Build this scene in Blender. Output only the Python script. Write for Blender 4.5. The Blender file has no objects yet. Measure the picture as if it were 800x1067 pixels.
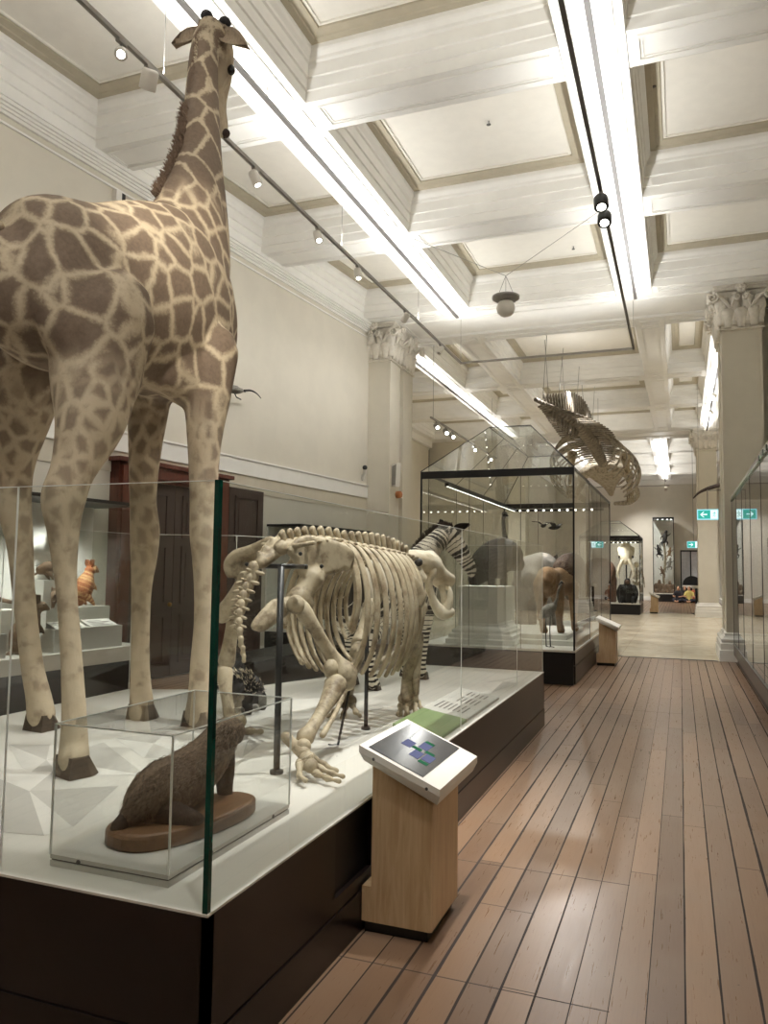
LED_P = 4.0
FILL_P = 36.0
WALL_FILL_P = 20.0
EXPO = 0.22
import bpy, bmesh, math, random
import numpy as np
from mathutils import Vector, Matrix, Quaternion
random.seed(7)
S = bpy.context.scene
COL = S.collection
PI = math.pi

# ------------------------------------------------------------------ camera
F_PX = 807.45
PITCH, YAW, ROLL = (math.radians(a) for a in (4.2202, 20.9322, 0.7635))
EYE = Vector((0, 0, 1.6))
_cp, _sp, _cy, _sy = math.cos(PITCH), math.sin(PITCH), math.cos(YAW), math.sin(YAW)
FWD = Vector((-_sy*_cp, _cy*_cp, _sp))
_rt = Vector((_cy, _sy, 0)); _up = _rt.cross(FWD)
RT = math.cos(ROLL)*_rt + math.sin(ROLL)*_up
UP = -math.sin(ROLL)*_rt + math.cos(ROLL)*_up
cam = bpy.data.cameras.new('camera'); cam_o = bpy.data.objects.new('camera', cam); COL.objects.link(cam_o)
cam.sensor_fit = 'HORIZONTAL'; cam.sensor_width = 36.0; cam.lens = F_PX/800*36.0
cam.clip_end = 200; cam.clip_start = 0.05
M = Matrix((RT, UP, -FWD)).transposed().to_4x4(); M.translation = EYE
cam_o.matrix_world = M
S.camera = cam_o

def at(x, y, Y=None, X=None, Z=None):
    """the point of the room seen at photograph position x, y and lying at depth Y (or on the plane X or Z)"""
    d = FWD + RT*((x-400)/F_PX) - UP*((y-533.5)/F_PX)
    if Y is not None: t = Y/d.y
    elif X is not None: t = X/d.x
    else: t = (Z-1.6)/d.z
    return EYE + d*t
def px_m(p):                       # photograph pixels per metre at a point
    return F_PX/((Vector(p)-EYE).dot(FWD))

# ------------------------------------------------------------------ materials
def new_mat(name):
    m = bpy.data.materials.new(name); m.use_nodes = True
    nt = m.node_tree; nt.nodes.clear()
    out = nt.nodes.new('ShaderNodeOutputMaterial')
    return m, nt, out
def N(nt, typ, **kw):
    n = nt.nodes.new(typ)
    for k, v in kw.items():
        if k in n.inputs: n.inputs[k].default_value = v
        else: setattr(n, k, v)
    return n
def srgb(r, g, b):
    f = lambda c: (c/255/12.92 if c/255 <= .04045 else ((c/255+.055)/1.055)**2.4)
    return (f(r), f(g), f(b), 1)
def mixc(nt, fac, a, b):
    n = nt.nodes.new('ShaderNodeMix'); n.data_type = 'RGBA'
    for sock, v in ((n.inputs[0], fac), (n.inputs[6], a), (n.inputs[7], b)):
        if isinstance(v, bpy.types.NodeSocket): nt.links.new(v, sock)
        else: sock.default_value = v
    return n.outputs[2]
def mth(nt, op, a, b=None, c=None, clamp=False):
    n = nt.nodes.new('ShaderNodeMath'); n.operation = op; n.use_clamp = clamp
    for i, v in enumerate((a, b, c)):
        if v is None: continue
        if isinstance(v, bpy.types.NodeSocket): nt.links.new(v, n.inputs[i])
        else: n.inputs[i].default_value = v
    return n.outputs[0]
def mrange(nt, v, a, b, c=0.0, d=1.0, smooth=True):
    n = nt.nodes.new('ShaderNodeMapRange'); n.interpolation_type = 'SMOOTHSTEP' if smooth else 'LINEAR'
    nt.links.new(v, n.inputs[0])
    for i, x in enumerate((a, b, c, d)): n.inputs[1+i].default_value = x
    return n.outputs[0]
def bump(nt, h, strength=.3, dist=.01):
    b = nt.nodes.new('ShaderNodeBump'); b.inputs['Strength'].default_value = strength; b.inputs['Distance'].default_value = dist
    nt.links.new(h, b.inputs['Height']); return b.outputs[0]
def mat(name, col, rough=.6, metal=0, var=.06, scale=6, bmp=0, bscale=60, spec=.5, col2=None):
    """plain procedural material: two tones of one colour mixed by noise, optional fine relief"""
    m, nt, out = new_mat(name)
    p = N(nt, 'ShaderNodeBsdfPrincipled', Roughness=rough, Metallic=metal)
    p.inputs['Specular IOR Level'].default_value = spec
    c = srgb(*col)
    a = tuple(min(1, x*(1+var)) for x in c[:3]) + (1,)
    b = (tuple(x*(1-var) for x in c[:3]) + (1,)) if col2 is None else srgb(*col2)
    tc = N(nt, 'ShaderNodeTexCoord')
    n = N(nt, 'ShaderNodeTexNoise', Scale=scale, Detail=4.0, Roughness=.6); nt.links.new(tc.outputs['Object'], n.inputs['Vector'])
    f = mrange(nt, n.outputs['Fac'], .35, .65)
    nt.links.new(mixc(nt, f, a, b), p.inputs['Base Color'])
    if bmp:
        n2 = N(nt, 'ShaderNodeTexNoise', Scale=bscale, Detail=3.0); nt.links.new(tc.outputs['Object'], n2.inputs['Vector'])
        nt.links.new(bump(nt, n2.outputs['Fac'], bmp), p.inputs['Normal'])
    nt.links.new(p.outputs[0], out.inputs[0])
    return m
def emit(name, col, s):
    m, nt, out = new_mat(name)
    e = N(nt, 'ShaderNodeEmission', Color=srgb(*col), Strength=s); nt.links.new(e.outputs[0], out.inputs[0]); return m
def glass(name, tint=(247, 250, 248), ior=1.5, boost=1.0):
    """clear sheet: light passes straight through, a mirror image grows towards grazing angles (both faces of the sheet)"""
    m, nt, out = new_mat(name)
    t = N(nt, 'ShaderNodeBsdfTransparent', Color=srgb(*tint)); g = N(nt, 'ShaderNodeBsdfGlossy', Roughness=0.0)
    lw = N(nt, 'ShaderNodeLayerWeight', Blend=.5)
    r0 = ((ior-1)/(ior+1))**2*2
    fr = mth(nt, 'ADD', r0, mth(nt, 'MULTIPLY', mth(nt, 'POWER', lw.outputs['Facing'], 4.2), (1-r0)*boost))
    mx = N(nt, 'ShaderNodeMixShader'); nt.links.new(mth(nt, 'MINIMUM', fr, 1.0), mx.inputs[0])
    nt.links.new(t.outputs[0], mx.inputs[1]); nt.links.new(g.outputs[0], mx.inputs[2])
    nt.links.new(mx.outputs[0], out.inputs[0]); return m

MT = {}
MT['wall'] = mat('warm cream wall paint', (216, 210, 196), .7, var=.02, scale=2, spec=.3)
MT['band'] = mat('tan wall paint', (204, 196, 178), .7, var=.02, spec=.3)
MT['white'] = mat('white plaster paint', (240, 238, 232), .55, var=.02, scale=3, spec=.35)
MT['panel'] = mat('ivory ceiling panel paint', (236, 232, 222), .7, var=.015, spec=.2)
MT['tan'] = mat('taupe moulding paint', (184, 175, 154), .6, var=.03, spec=.3)
MT['stone'] = mat('painted capital plaster', (228, 222, 210), .6, var=.05, scale=20, bmp=.15, bscale=50, spec=.3)
MT['deck'] = mat('white platform laminate', (216, 213, 205), .35, var=.015, scale=2)
MT['vbase'] = mat('pale grey cover base', (192, 190, 183), .45, var=.02)
MT['facet'] = mat('facet board shaded tone', (186, 183, 176), .5, var=.02)
MT['facet_lit'] = mat('facet board lit tone', (214, 211, 204), .5, var=.02)
MT['black'] = mat('black brown stained fascia', (27, 19, 17), .3, var=.15, scale=3)
MT['black2'] = mat('near black laminate', (17, 15, 16), .4, var=.1)
MT['frame'] = mat('black metal frame', (16, 16, 18), .35, var=.1)
MT['grey'] = mat('grey powder coated metal', (150, 146, 140), .4, var=.04)
MT['dgrey'] = mat('dark grey metal', (88, 84, 80), .45, var=.05)
MT['rod'] = mat('dark steel rod', (62, 62, 62), .35, metal=.6, var=.1)
MT['lampwhite'] = mat('white enamel', (232, 228, 220), .4, var=.02)
MT['birch'] = None
MT['glass'] = glass('clear glass', boost=.9)
MT['acrylic'] = glass('clear acrylic', (248, 249, 248), 1.49, .9)
MT['edge'] = mat('green glass edge', (8, 62, 52), .12, var=.2)
MT['edgelight'] = mat('pale polished acrylic edge', (236, 239, 235), .12, var=.05)
MT['led'] = emit('white lamp lens', (255, 250, 240), 14)
MT['dots'] = emit('small case lamp', (255, 252, 245), 7)

def wood_mat(name, c1, c2, rough=.4, axis=2, sc=1.0):
    m, nt, out = new_mat(name)
    p = N(nt, 'ShaderNodeBsdfPrincipled', Roughness=rough)
    tc = N(nt, 'ShaderNodeTexCoord'); mp = N(nt, 'ShaderNodeMapping'); nt.links.new(tc.outputs['Object'], mp.inputs[0])
    s = [14*sc]*3; s[axis] = 1.2*sc; mp.inputs['Scale'].default_value = s
    n = N(nt, 'ShaderNodeTexNoise', Scale=2.5, Detail=6.0, Roughness=.65, Distortion=.6); nt.links.new(mp.outputs[0], n.inputs['Vector'])
    nt.links.new(mixc(nt, mrange(nt, n.outputs['Fac'], .3, .7), srgb(*c1), srgb(*c2)), p.inputs['Base Color'])
    nt.links.new(bump(nt, n.outputs['Fac'], .08), p.inputs['Normal'])
    nt.links.new(p.outputs[0], out.inputs[0]); return m
MT['birch'] = wood_mat('pale birch plywood', (206, 178, 140), (184, 152, 114), .45)
MT['birch_edge'] = wood_mat('birch ply light side', (214, 188, 150), (198, 168, 130), .45)
MT['plaque'] = wood_mat('brown varnished base wood', (116, 84, 56), (94, 67, 44), .45, axis=1)
MT['door'] = wood_mat('dark brown stained door', (74, 58, 52), (58, 44, 40), .4)
MT['doorframe'] = wood_mat('red brown polished timber', (104, 52, 36), (78, 38, 28), .35)

def floor_wood():
    m, nt, out = new_mat('worn tallowwood floorboards')
    p = N(nt, 'ShaderNodeBsdfPrincipled')
    tc = N(nt, 'ShaderNodeTexCoord')
    sx = N(nt, 'ShaderNodeSeparateXYZ'); nt.links.new(tc.outputs['Object'], sx.inputs[0])
    W = .132
    u = mth(nt, 'DIVIDE', mth(nt, 'ADD', sx.outputs['X'], .0065), W)
    bid = mth(nt, 'FLOOR', u); fu = mth(nt, 'FRACT', u)
    wn = N(nt, 'ShaderNodeTexWhiteNoise', noise_dimensions='1D'); nt.links.new(bid, wn.inputs['W'])
    L = 3.1
    v = mth(nt, 'ADD', mth(nt, 'DIVIDE', sx.outputs['Y'], L), mth(nt, 'MULTIPLY', wn.outputs['Value'], 7.3))
    vid = mth(nt, 'FLOOR', v); fv = mth(nt, 'FRACT', v)
    wn2 = N(nt, 'ShaderNodeTexWhiteNoise', noise_dimensions='2D')
    cb = N(nt, 'ShaderNodeCombineXYZ'); nt.links.new(bid, cb.inputs[0]); nt.links.new(vid, cb.inputs[1]); nt.links.new(cb.outputs[0], wn2.inputs['Vector'])
    # gap widths vary from board to board and along the board
    mpn = N(nt, 'ShaderNodeMapping'); mpn.inputs['Scale'].default_value = (9, .8, 1); nt.links.new(tc.outputs['Object'], mpn.inputs[0])
    ng = N(nt, 'ShaderNodeTexNoise', Scale=2.0, Detail=3.0); nt.links.new(mpn.outputs[0], ng.inputs['Vector'])
    gw = mth(nt, 'ADD', .008, mth(nt, 'MULTIPLY', mth(nt, 'MULTIPLY', ng.outputs['Fac'], wn.outputs['Value']), .11))
    du = mth(nt, 'MINIMUM', fu, mth(nt, 'SUBTRACT', 1.0, fu))
    gap = mth(nt, 'LESS_THAN', du, gw)
    dv = mth(nt, 'MINIMUM', fv, mth(nt, 'SUBTRACT', 1.0, fv))
    joint = mth(nt, 'LESS_THAN', dv, .0011)
    line = mth(nt, 'MAXIMUM', gap, mth(nt, 'MULTIPLY', joint, .75))
    for y0, x1 in ((4.29, -.265), (3.06, -.265), (9.6, .0)):     # old trimmed runs: several boards end on one line
        hl_ = mth(nt, 'MULTIPLY', mth(nt, 'LESS_THAN', mth(nt, 'ABSOLUTE', mth(nt, 'SUBTRACT', sx.outputs['Y'], y0)), .004), mth(nt, 'LESS_THAN', sx.outputs['X'], x1))
        line = mth(nt, 'MAXIMUM', line, mth(nt, 'MULTIPLY', hl_, .8))
    # grain
    mp = N(nt, 'ShaderNodeMapping'); mp.inputs['Scale'].default_value = (60, 2.2, 1); nt.links.new(tc.outputs['Object'], mp.inputs[0])
    off = N(nt, 'ShaderNodeVectorMath', operation='ADD'); nt.links.new(mp.outputs[0], off.inputs[0]); nt.links.new(wn2.outputs['Color'], off.inputs[1])
    g = N(nt, 'ShaderNodeTexNoise', Scale=1.5, Detail=6.0, Roughness=.7, Distortion=.4); nt.links.new(off.outputs[0], g.inputs['Vector'])
    base = mixc(nt, wn2.outputs['Value'], srgb(146, 116, 91), srgb(110, 85, 66))
    base = mixc(nt, mth(nt, 'MULTIPLY', mrange(nt, g.outputs['Fac'], .5, .85), .25), base, srgb(84, 60, 46))
    n3 = N(nt, 'ShaderNodeTexNoise', Scale=1.1, Detail=3.0); nt.links.new(tc.outputs['Object'], n3.inputs['Vector'])
    base = mixc(nt, mth(nt, 'MULTIPLY', mrange(nt, n3.outputs['Fac'], .45, .7), .4), base, srgb(136, 116, 98))
    vor = N(nt, 'ShaderNodeTexVoronoi', Scale=4.5); nt.links.new(tc.outputs['Object'], vor.inputs['Vector'])
    spot = mth(nt, 'LESS_THAN', vor.outputs['Distance'], .022)
    line = mth(nt, 'MAXIMUM', line, mth(nt, 'MULTIPLY', spot, .5))
    col = mixc(nt, line, base, srgb(40, 30, 26))
    nt.links.new(col, p.inputs['Base Color'])
    r = mth(nt, 'ADD', .2, mth(nt, 'MULTIPLY', g.outputs['Fac'], .2))
    nt.links.new(mth(nt, 'MAXIMUM', r, mth(nt, 'MULTIPLY', line, .8)), p.inputs['Roughness'])
    h = mth(nt, 'SUBTRACT', mth(nt, 'MULTIPLY', g.outputs['Fac'], .12), line)
    nt.links.new(bump(nt, h, .35, .006), p.inputs['Normal'])
    nt.links.new(p.outputs[0], out.inputs[0]); return m
MT['floorwood'] = floor_wood()
def floor_marble():
    m, nt, out = new_mat('polished cream marble tiles')
    p = N(nt, 'ShaderNodeBsdfPrincipled', Roughness=.25)
    tc = N(nt, 'ShaderNodeTexCoord')
    br = N(nt, 'ShaderNodeTexBrick', Scale=1.0); br.offset = 0
    br.inputs['Brick Width'].default_value = 1.1; br.inputs['Row Height'].default_value = 1.1; br.inputs['Mortar Size'].default_value = .006
    br.inputs['Color1'].default_value = srgb(214, 202, 178); br.inputs['Color2'].default_value = srgb(208, 195, 171); br.inputs['Mortar'].default_value = srgb(190, 176, 152)
    nt.links.new(tc.outputs['Object'], br.inputs['Vector'])
    n = N(nt, 'ShaderNodeTexNoise', Scale=1.7, Detail=6.0, Roughness=.65, Distortion=1.2); nt.links.new(tc.outputs['Object'], n.inputs['Vector'])
    nt.links.new(mixc(nt, mth(nt, 'MULTIPLY', mrange(nt, n.outputs['Fac'], .4, .7), .55), br.outputs['Color'], srgb(170, 155, 131)), p.inputs['Base Color'])
    nt.links.new(p.outputs[0], out.inputs[0]); return m
MT['marble'] = floor_marble()

# ------------------------------------------------------------------ mesh helpers
class MB:
    def __init__(s): s.v = []; s.f = []; s.m = []; s.sm = []
    def add(s, vs, fs, mi=0, smooth=False):
        o = len(s.v); s.v += [Vector(v) for v in vs]
        for f in fs: s.f.append([o+i for i in f]); s.m.append(mi); s.sm.append(smooth)
        return s
    def box(s, a, b, mi=0):
        (x0, y0, z0), (x1, y1, z1) = a, b
        x0, x1 = sorted((x0, x1)); y0, y1 = sorted((y0, y1)); z0, z1 = sorted((z0, z1))
        return s.add([(x0,y0,z0),(x1,y0,z0),(x1,y1,z0),(x0,y1,z0),(x0,y0,z1),(x1,y0,z1),(x1,y1,z1),(x0,y1,z1)],
              [(3,2,1,0),(4,5,6,7),(0,1,5,4),(1,2,6,5),(2,3,7,6),(3,0,4,7)], mi)
    def prism(s, poly, vec, mi=0):
        """closed polygon (3d points) pushed along vec"""
        vec = Vector(vec); n = len(poly); P = [Vector(p) for p in poly]
        fs = [list(range(n-1,-1,-1)), list(range(n, 2*n))] + [[i, (i+1) % n, n+(i+1) % n, n+i] for i in range(n)]
        return s.add(P+[p+vec for p in P], fs, mi)
    def loft(s, rings, mi=0, smooth=True, caps=True):
        n = len(rings[0]); vs = [p for r in rings for p in r]; fs = []
        for k in range(len(rings)-1):
            for i in range(n): fs.append([k*n+i, k*n+(i+1) % n, (k+1)*n+(i+1) % n, (k+1)*n+i])
        if caps: fs += [list(range(n-1,-1,-1)), [(len(rings)-1)*n+i for i in range(n)]]
        return s.add(vs, fs, mi, smooth)
    def tube(s, path, rad, n=8, side=(1,0,0), mi=0, smooth=True, round_ends=False):
        s.loft(tube_rings(path, rad, n, side, round_ends), mi, smooth); return s
    def ball(s, c, r, n=8, m=6, mi=0):
        r = Vector(r) if hasattr(r, '__len__') else Vector((r,r,r)); c = Vector(c)
        rings = []
        for k in range(1, m):
            a = PI*k/m - PI/2
            rings.append([c+Vector((r.x*math.cos(a)*math.cos(2*PI*i/n), r.y*math.cos(a)*math.sin(2*PI*i/n), r.z*math.sin(a))) for i in range(n)])
        o = len(s.v)
        s.loft(rings, mi, True, False)
        b = len(s.v); s.v += [c-Vector((0,0,r.z)), c+Vector((0,0,r.z))]
        L = (m-2)*n
        for i in range(n):
            s.f.append([b, o+(i+1) % n, o+i]); s.m.append(mi); s.sm.append(True)
            s.f.append([b+1, o+L+i, o+L+(i+1) % n]); s.m.append(mi); s.sm.append(True)
        return s
    def lathe(s, prof, c, n=24, mi=0, smooth=True):
        c = Vector(c)
        return s.loft([[c+Vector((r*math.cos(2*PI*i/n), r*math.sin(2*PI*i/n), z)) for i in range(n)] for r, z in prof], mi, smooth)
    def mesh(s, name, mats):
        me = bpy.data.meshes.new(name)
        me.from_pydata([tuple(v) for v in s.v], [], s.f)
        for m in (mats if isinstance(mats, (list, tuple)) else [mats]): me.materials.append(m)
        me.polygons.foreach_set('material_index', s.m); me.polygons.foreach_set('use_smooth', s.sm)
        bm = bmesh.new(); bm.from_mesh(me); bmesh.ops.recalc_face_normals(bm, faces=bm.faces); bm.to_mesh(me); bm.free()
        me.update(); return me
    def build(s, name, mats, parent=None, origin=None):
        return link(name, s.mesh(name, mats), parent, origin)
def tube_rings(path, rad, n=8, side=(1,0,0), round_ends=False):
    P = [Vector(p) for p in path]; R = rad if isinstance(rad, (list, tuple)) and len(rad) == len(P) else [rad]*len(P)
    R = [(r if isinstance(r, (list, tuple)) else (r, r)) for r in R]
    if round_ends:
        d0 = (P[0]-P[1]).normalized(); d1 = (P[-1]-P[-2]).normalized()
        a, b = min(R[0]), min(R[-1])
        P = [P[0]+d0*a, P[0]+d0*a*.7]+P+[P[-1]+d1*b*.7, P[-1]+d1*b]
        q = lambda r, f: (r[0]*f, r[1]*f)
        R = [q(R[0], .25), q(R[0], .72)]+R+[q(R[-1], .72), q(R[-1], .25)]
    side = Vector(side); rings = []; sv = None
    for k, p in enumerate(P):
        t = (P[min(k+1, len(P)-1)]-P[max(k-1, 0)]).normalized()
        a = side - t*side.dot(t)
        if a.length < .15: a = (sv if sv is not None else Vector((0,1,0))); a = a - t*a.dot(t)
        a.normalize(); sv = a; b = t.cross(a)
        rings.append([p + a*(R[k][0]*math.cos(2*PI*i/n)) + b*(R[k][1]*math.sin(2*PI*i/n)) for i in range(n)])
    return rings
def smooth_path(pts, rad=None, sub=5):
    """Catmull-Rom through points (and their radii)"""
    P = [Vector(p) for p in pts]; out = []; ro = []
    R = None if rad is None else [(r if isinstance(r, (list, tuple)) else (r, r)) for r in rad]
    g = lambda A, i: A[max(0, min(len(A)-1, i))]
    for k in range(len(P)-1):
        for j in range(sub):
            t = j/sub; c = [-.5*t**3+t*t-.5*t, 1.5*t**3-2.5*t*t+1, -1.5*t**3+2*t*t+.5*t, .5*t**3-.5*t*t]
            out.append(sum((g(P, k-1+i)*c[i] for i in range(4)), Vector((0,0,0))))
            if R: ro.append(tuple(max(.002, sum(g(R, k-1+i)[q]*c[i] for i in range(4))) for q in (0, 1)))
    out.append(P[-1])
    if R: ro.append(R[-1]); return out, ro
    return out
def wpos(o):
    v = Vector((0,0,0))
    while o is not None: v += o.location; o = o.parent
    return v
def link(name, me, parent=None, origin=None):
    """mesh given in room coordinates becomes an object whose origin is its parent's origin (or its own base)"""
    o = bpy.data.objects.new(name, me); COL.objects.link(o)
    off = wpos(parent) if parent is not None else Vector(origin or (0,0,0))
    if off.length: me.transform(Matrix.Translation(-off))
    if parent is not None: o.parent = parent
    else: o.location = off
    return o
def tag(o, label, cat, group=None, kind=None):
    o['label'] = label; o['category'] = cat
    if group: o['group'] = group
    if kind: o['kind'] = kind
    return o
def thing(name, label, cat, loc=(0,0,0), group=None):
    o = bpy.data.objects.new(name, None); COL.objects.link(o); o.location = loc; o.empty_display_size = .1
    return tag(o, label, cat, group)
def struct(o): o['kind'] = 'structure'; return o
def copy_tree(src, loc, label=None, parent=None, rotz=0.0):
    c = src.copy(); COL.objects.link(c); c.parent = parent
    if parent is None:
        c.location = loc; c.rotation_euler.z = src.rotation_euler.z+rotz
        if label: c['label'] = label
    for ch in [k for k in src.children]: copy_tree(ch, None, None, c)
    return c
def organic(name, tubes, voxel, sm, mats, parent=None, extra=None, phase=True, origin=None, sf=.5):
    """overlapping closed tubes fused into one continuous skin. tubes: (path, radii, side[, n])"""
    mb = MB(); axes = []
    for t in tubes:
        path, rad = smooth_path(t[0], t[1], 4)
        mb.loft(tube_rings(path, rad, t[3] if len(t) > 3 else 16, t[2] if len(t) > 2 else (1,0,0), True))
        axes.append((path, rad))
    if extra: extra(mb)
    me = mb.mesh('tmp', []); o = bpy.data.objects.new('tmp', me); COL.objects.link(o)
    r = o.modifiers.new('r', 'REMESH'); r.mode = 'VOXEL'; r.voxel_size = voxel; r.use_smooth_shade = True
    if sm:
        s = o.modifiers.new('s', 'SMOOTH'); s.iterations = sm; s.factor = sf
    dg = bpy.context.evaluated_depsgraph_get()
    me2 = bpy.data.meshes.new_from_object(o.evaluated_get(dg))
    bpy.data.objects.remove(o); bpy.data.meshes.remove(me)
    me2.name = name; me2.materials.clear()
    for m in (mats if isinstance(mats, (list, tuple)) else [mats]): me2.materials.append(m)
    n = len(me2.vertices); co = np.empty(n*3); me2.vertices.foreach_get('co', co); co = co.reshape(-1, 3)
    if phase:
        best = np.full(n, 1e9); ph = np.zeros(n); tid = np.zeros(n)
        for ti, (path, rad) in enumerate(axes):
            acc = 0.0
            for k in range(len(path)-1):
                a = np.array(path[k]); b = np.array(path[k+1]); ab = b-a; L = np.linalg.norm(ab)
                if L < 1e-6: continue
                t = np.clip(((co-a)@ab)/(L*L), 0, 1)
                rr = (1-t)*min(rad[k])+t*min(rad[k+1])
                d = np.linalg.norm(co-(a+t[:, None]*ab), axis=1)/rr
                w = d < best
                best[w] = d[w]; ph[w] = acc+t[w]*L; tid[w] = ti
                acc += L
        for nm, arr in (('along', ph), ('tube', tid)):
            at_ = me2.attributes.new(nm, 'FLOAT', 'POINT'); at_.data.foreach_set('value', arr.astype(np.float32))
    me2.polygons.foreach_set('use_smooth', [True]*len(me2.polygons))
    return link(name, me2, parent, origin)
def pt(x, y, Y, r=None):
    """curve knot: photograph position, depth, half-width in photograph pixels -> (point, radius in metres)"""
    p = at(x, y, Y=Y)
    return (p, r/px_m(p)) if r is not None else p
def knots(L):
    """list of (x, y, Y, half-width px) -> path, radii"""
    a = [pt(*k) for k in L]
    return [k[0] for k in a], [k[1] for k in a]

# ================================================================== THE HALL
ZS, ZF, ZP = 7.03, 7.63, 7.71           # beam soffit, top of fascia, ceiling panel
def xw(Y): return -7.2+.0963*(Y-7.7)     # face of the (slightly skewed) left wall
WD = Vector((.0963, 1, 0)).normalized(); WN = Vector((WD.y, -WD.x, 0))
def wl(Y, d, z): return Vector((xw(Y), Y, z)) + WN*d   # d = distance out from the wall

# floors
struct(MB().box((-12, -8, -.2), (6, 15.62, 0)).build('floor', MT['floorwood']))
struct(MB().box((-12, 15.62, -.2), (6, 33.2, 0)).build('floor_marble', MT['marble']))
struct(MB().box((-12, 33.2, -.2), (6, 49, 0)).build('floor_far', MT['floorwood']))
struct(MB().box((-6.0, 15.57, 0), (.62, 15.67, .006)).build('trim_1', MT['dgrey']))

# coffers: every coffer is one moulded tray
def coffer(corners, seg=None):
    """corners: four soffit corners (x, y) anticlockwise from the near left one"""
    prof = [(0, ZS), (0, 7.16), (.022, 7.168), (.022, 7.30), (.045, 7.31), (.045, 7.46), (.07, 7.475), (.075, 7.51), (.11, 7.55), (.12, 7.575), (.12, ZF),
            (.125, ZF), (.19, 7.64), (.20, 7.655), (.29, 7.675), (.295, 7.70), (.31, 7.70), (.31, 7.685), (.335, 7.685), (.335, ZP)]
    sg = [(1, 1), (-1, 1), (-1, -1), (1, -1)]
    rings = [[Vector((c[0]+s[0]*d, c[1]+s[1]*d, z)) for c, s in zip(corners, sg)] for d, z in prof]
    mb = MB()
    for k in range(len(rings)-1):
        mi = 0 if k < 10 else (1 if k < 15 else 2)
        mb.loft(rings[k:k+2], mi, False, False)
    mb.add(rings[-1], [(0, 1, 2, 3)], 2)
    o = mb.build('ceiling_coffer', [MT['white'], MT['tan'], MT['panel']]); struct(o)
def soffit(x0, x1, y0, y1, name='ceiling_beam', frame=True):
    mb = MB().box((x0+.004, y0+.004, ZS), (x1-.004, y1-.004, ZS+.1))
    w, l = x1-x0, y1-y0
    if frame and min(w, l) > .3:
        m = .1; t = .022
        for k, (dz, ins) in enumerate(((.018, 0), (.009, .035))):
            a, b, c, d = x0+m+ins, x1-m-ins, y0+m+ins, y1-m-ins
            z0 = ZS-dz
            mb.box((a, c, z0), (a+t, d, ZS)).box((b-t, c, z0), (b, d, ZS)).box((a+t, c, z0), (b-t, c+t, ZS)).box((a+t, d-t, z0), (b-t, d, ZS))
    struct(mb.build(name, MT['white']))
def bay(xs, ys, y0, y1, xmin, xmax, skew=False):
    """xs: list of coffer x ranges, ys: list of coffer y ranges; soffits fill the rest"""
    for (a, b) in ys:
        for i, (l, r) in enumerate(xs):
            if skew and i == 0: coffer([(xw(a)+.1, a), (r, a), (r, b), (xw(b)+.1, b)])
            else: coffer([(l, a), (r, a), (r, b), (l, b)])
    ey = [y0]+[v for p in ys for v in p]+[y1]
    for i in range(len(xs)-1):               # long beams
        l, r = xs[i][1], xs[i+1][0]
        for k in range(len(ey)-1): soffit(l, r, ey[k], ey[k+1])
    for k in range(0, len(ey)-1, 2):         # cross beams
        for (l, r) in xs: soffit(l, r, ey[k], ey[k+1])
    if xmin < xs[0][0]: soffit(xmin, xs[0][0], y0, y1, frame=False)
    if xmax > xs[-1][1]: soffit(xs[-1][1], xmax, y0, y1, frame=False)
A_X = [(-7.1, -4.68), (-4.02, -1.11), (-.44, 1.95)]
A_Y = [(-3.01, .37), (.98, 4.07), (4.68, 7.77), (8.38, 11.46), (12.13, 15.25)]
bay(A_X, A_Y, -8, 15.62, -7.1, 2.1, skew=True)
B_X = [(-9.5, -6.55), (-5.95, -4.9), (-4.3, -.85), (-.25, .72), (1.3, 4.3)]
B_Y = [(17.7, 22.2), (22.8, 26.4), (27.0, 30.6)]
bay(B_X, B_Y, 17.25, 31.1, -10, 4.8)
C_X = [(-6.9, -4.68), (-4.02, -1.11), (-.44, 1.8)]
C_Y = [(33.1, 36.6), (37.2, 40.7), (41.3, 44.8), (45.4, 47.8)]
bay(C_X, C_Y, 32.6, 48.2, -7.3, 2.2)
# wall-side half beam of the near bay, under the skewed wall
mb = MB(); mb.prism([wl(-8, -.1, ZS), wl(15.62, -.1, ZS), wl(15.62, .1, ZS), wl(-8, .1, ZS)], (0, 0, .1)); struct(mb.build('ceiling_edge', MT['white']))
# great cross beams carried by the piers
for (y0, y1) in ((15.62, 17.25), (31.1, 32.6)):
    mb = MB().box((-10, y0, ZS), (4.8, y1, ZP))
    for x0, x1 in ((-5.75, .6),):
        for k, (dz, ins) in enumerate(((.03, 0), (.015, .05))):
            a, b, c, d = x0+ins, x1-ins, y0+.2+ins, y1-.2-ins; t = .04; z0 = ZS-dz
            mb.box((a, c, z0), (a+t, d, ZS)).box((b-t, c, z0), (b, d, ZS)).box((a+t, c, z0), (b-t, c+t, ZS)).box((a+t, d-t, z0), (b-t, d, ZS))
    struct(mb.build('ceiling_cross_beam', MT['white']))
struct(MB().box((-12, -8, ZP+.06), (6, 49, ZP+.3)).build('ceiling', MT['white']))

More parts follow.
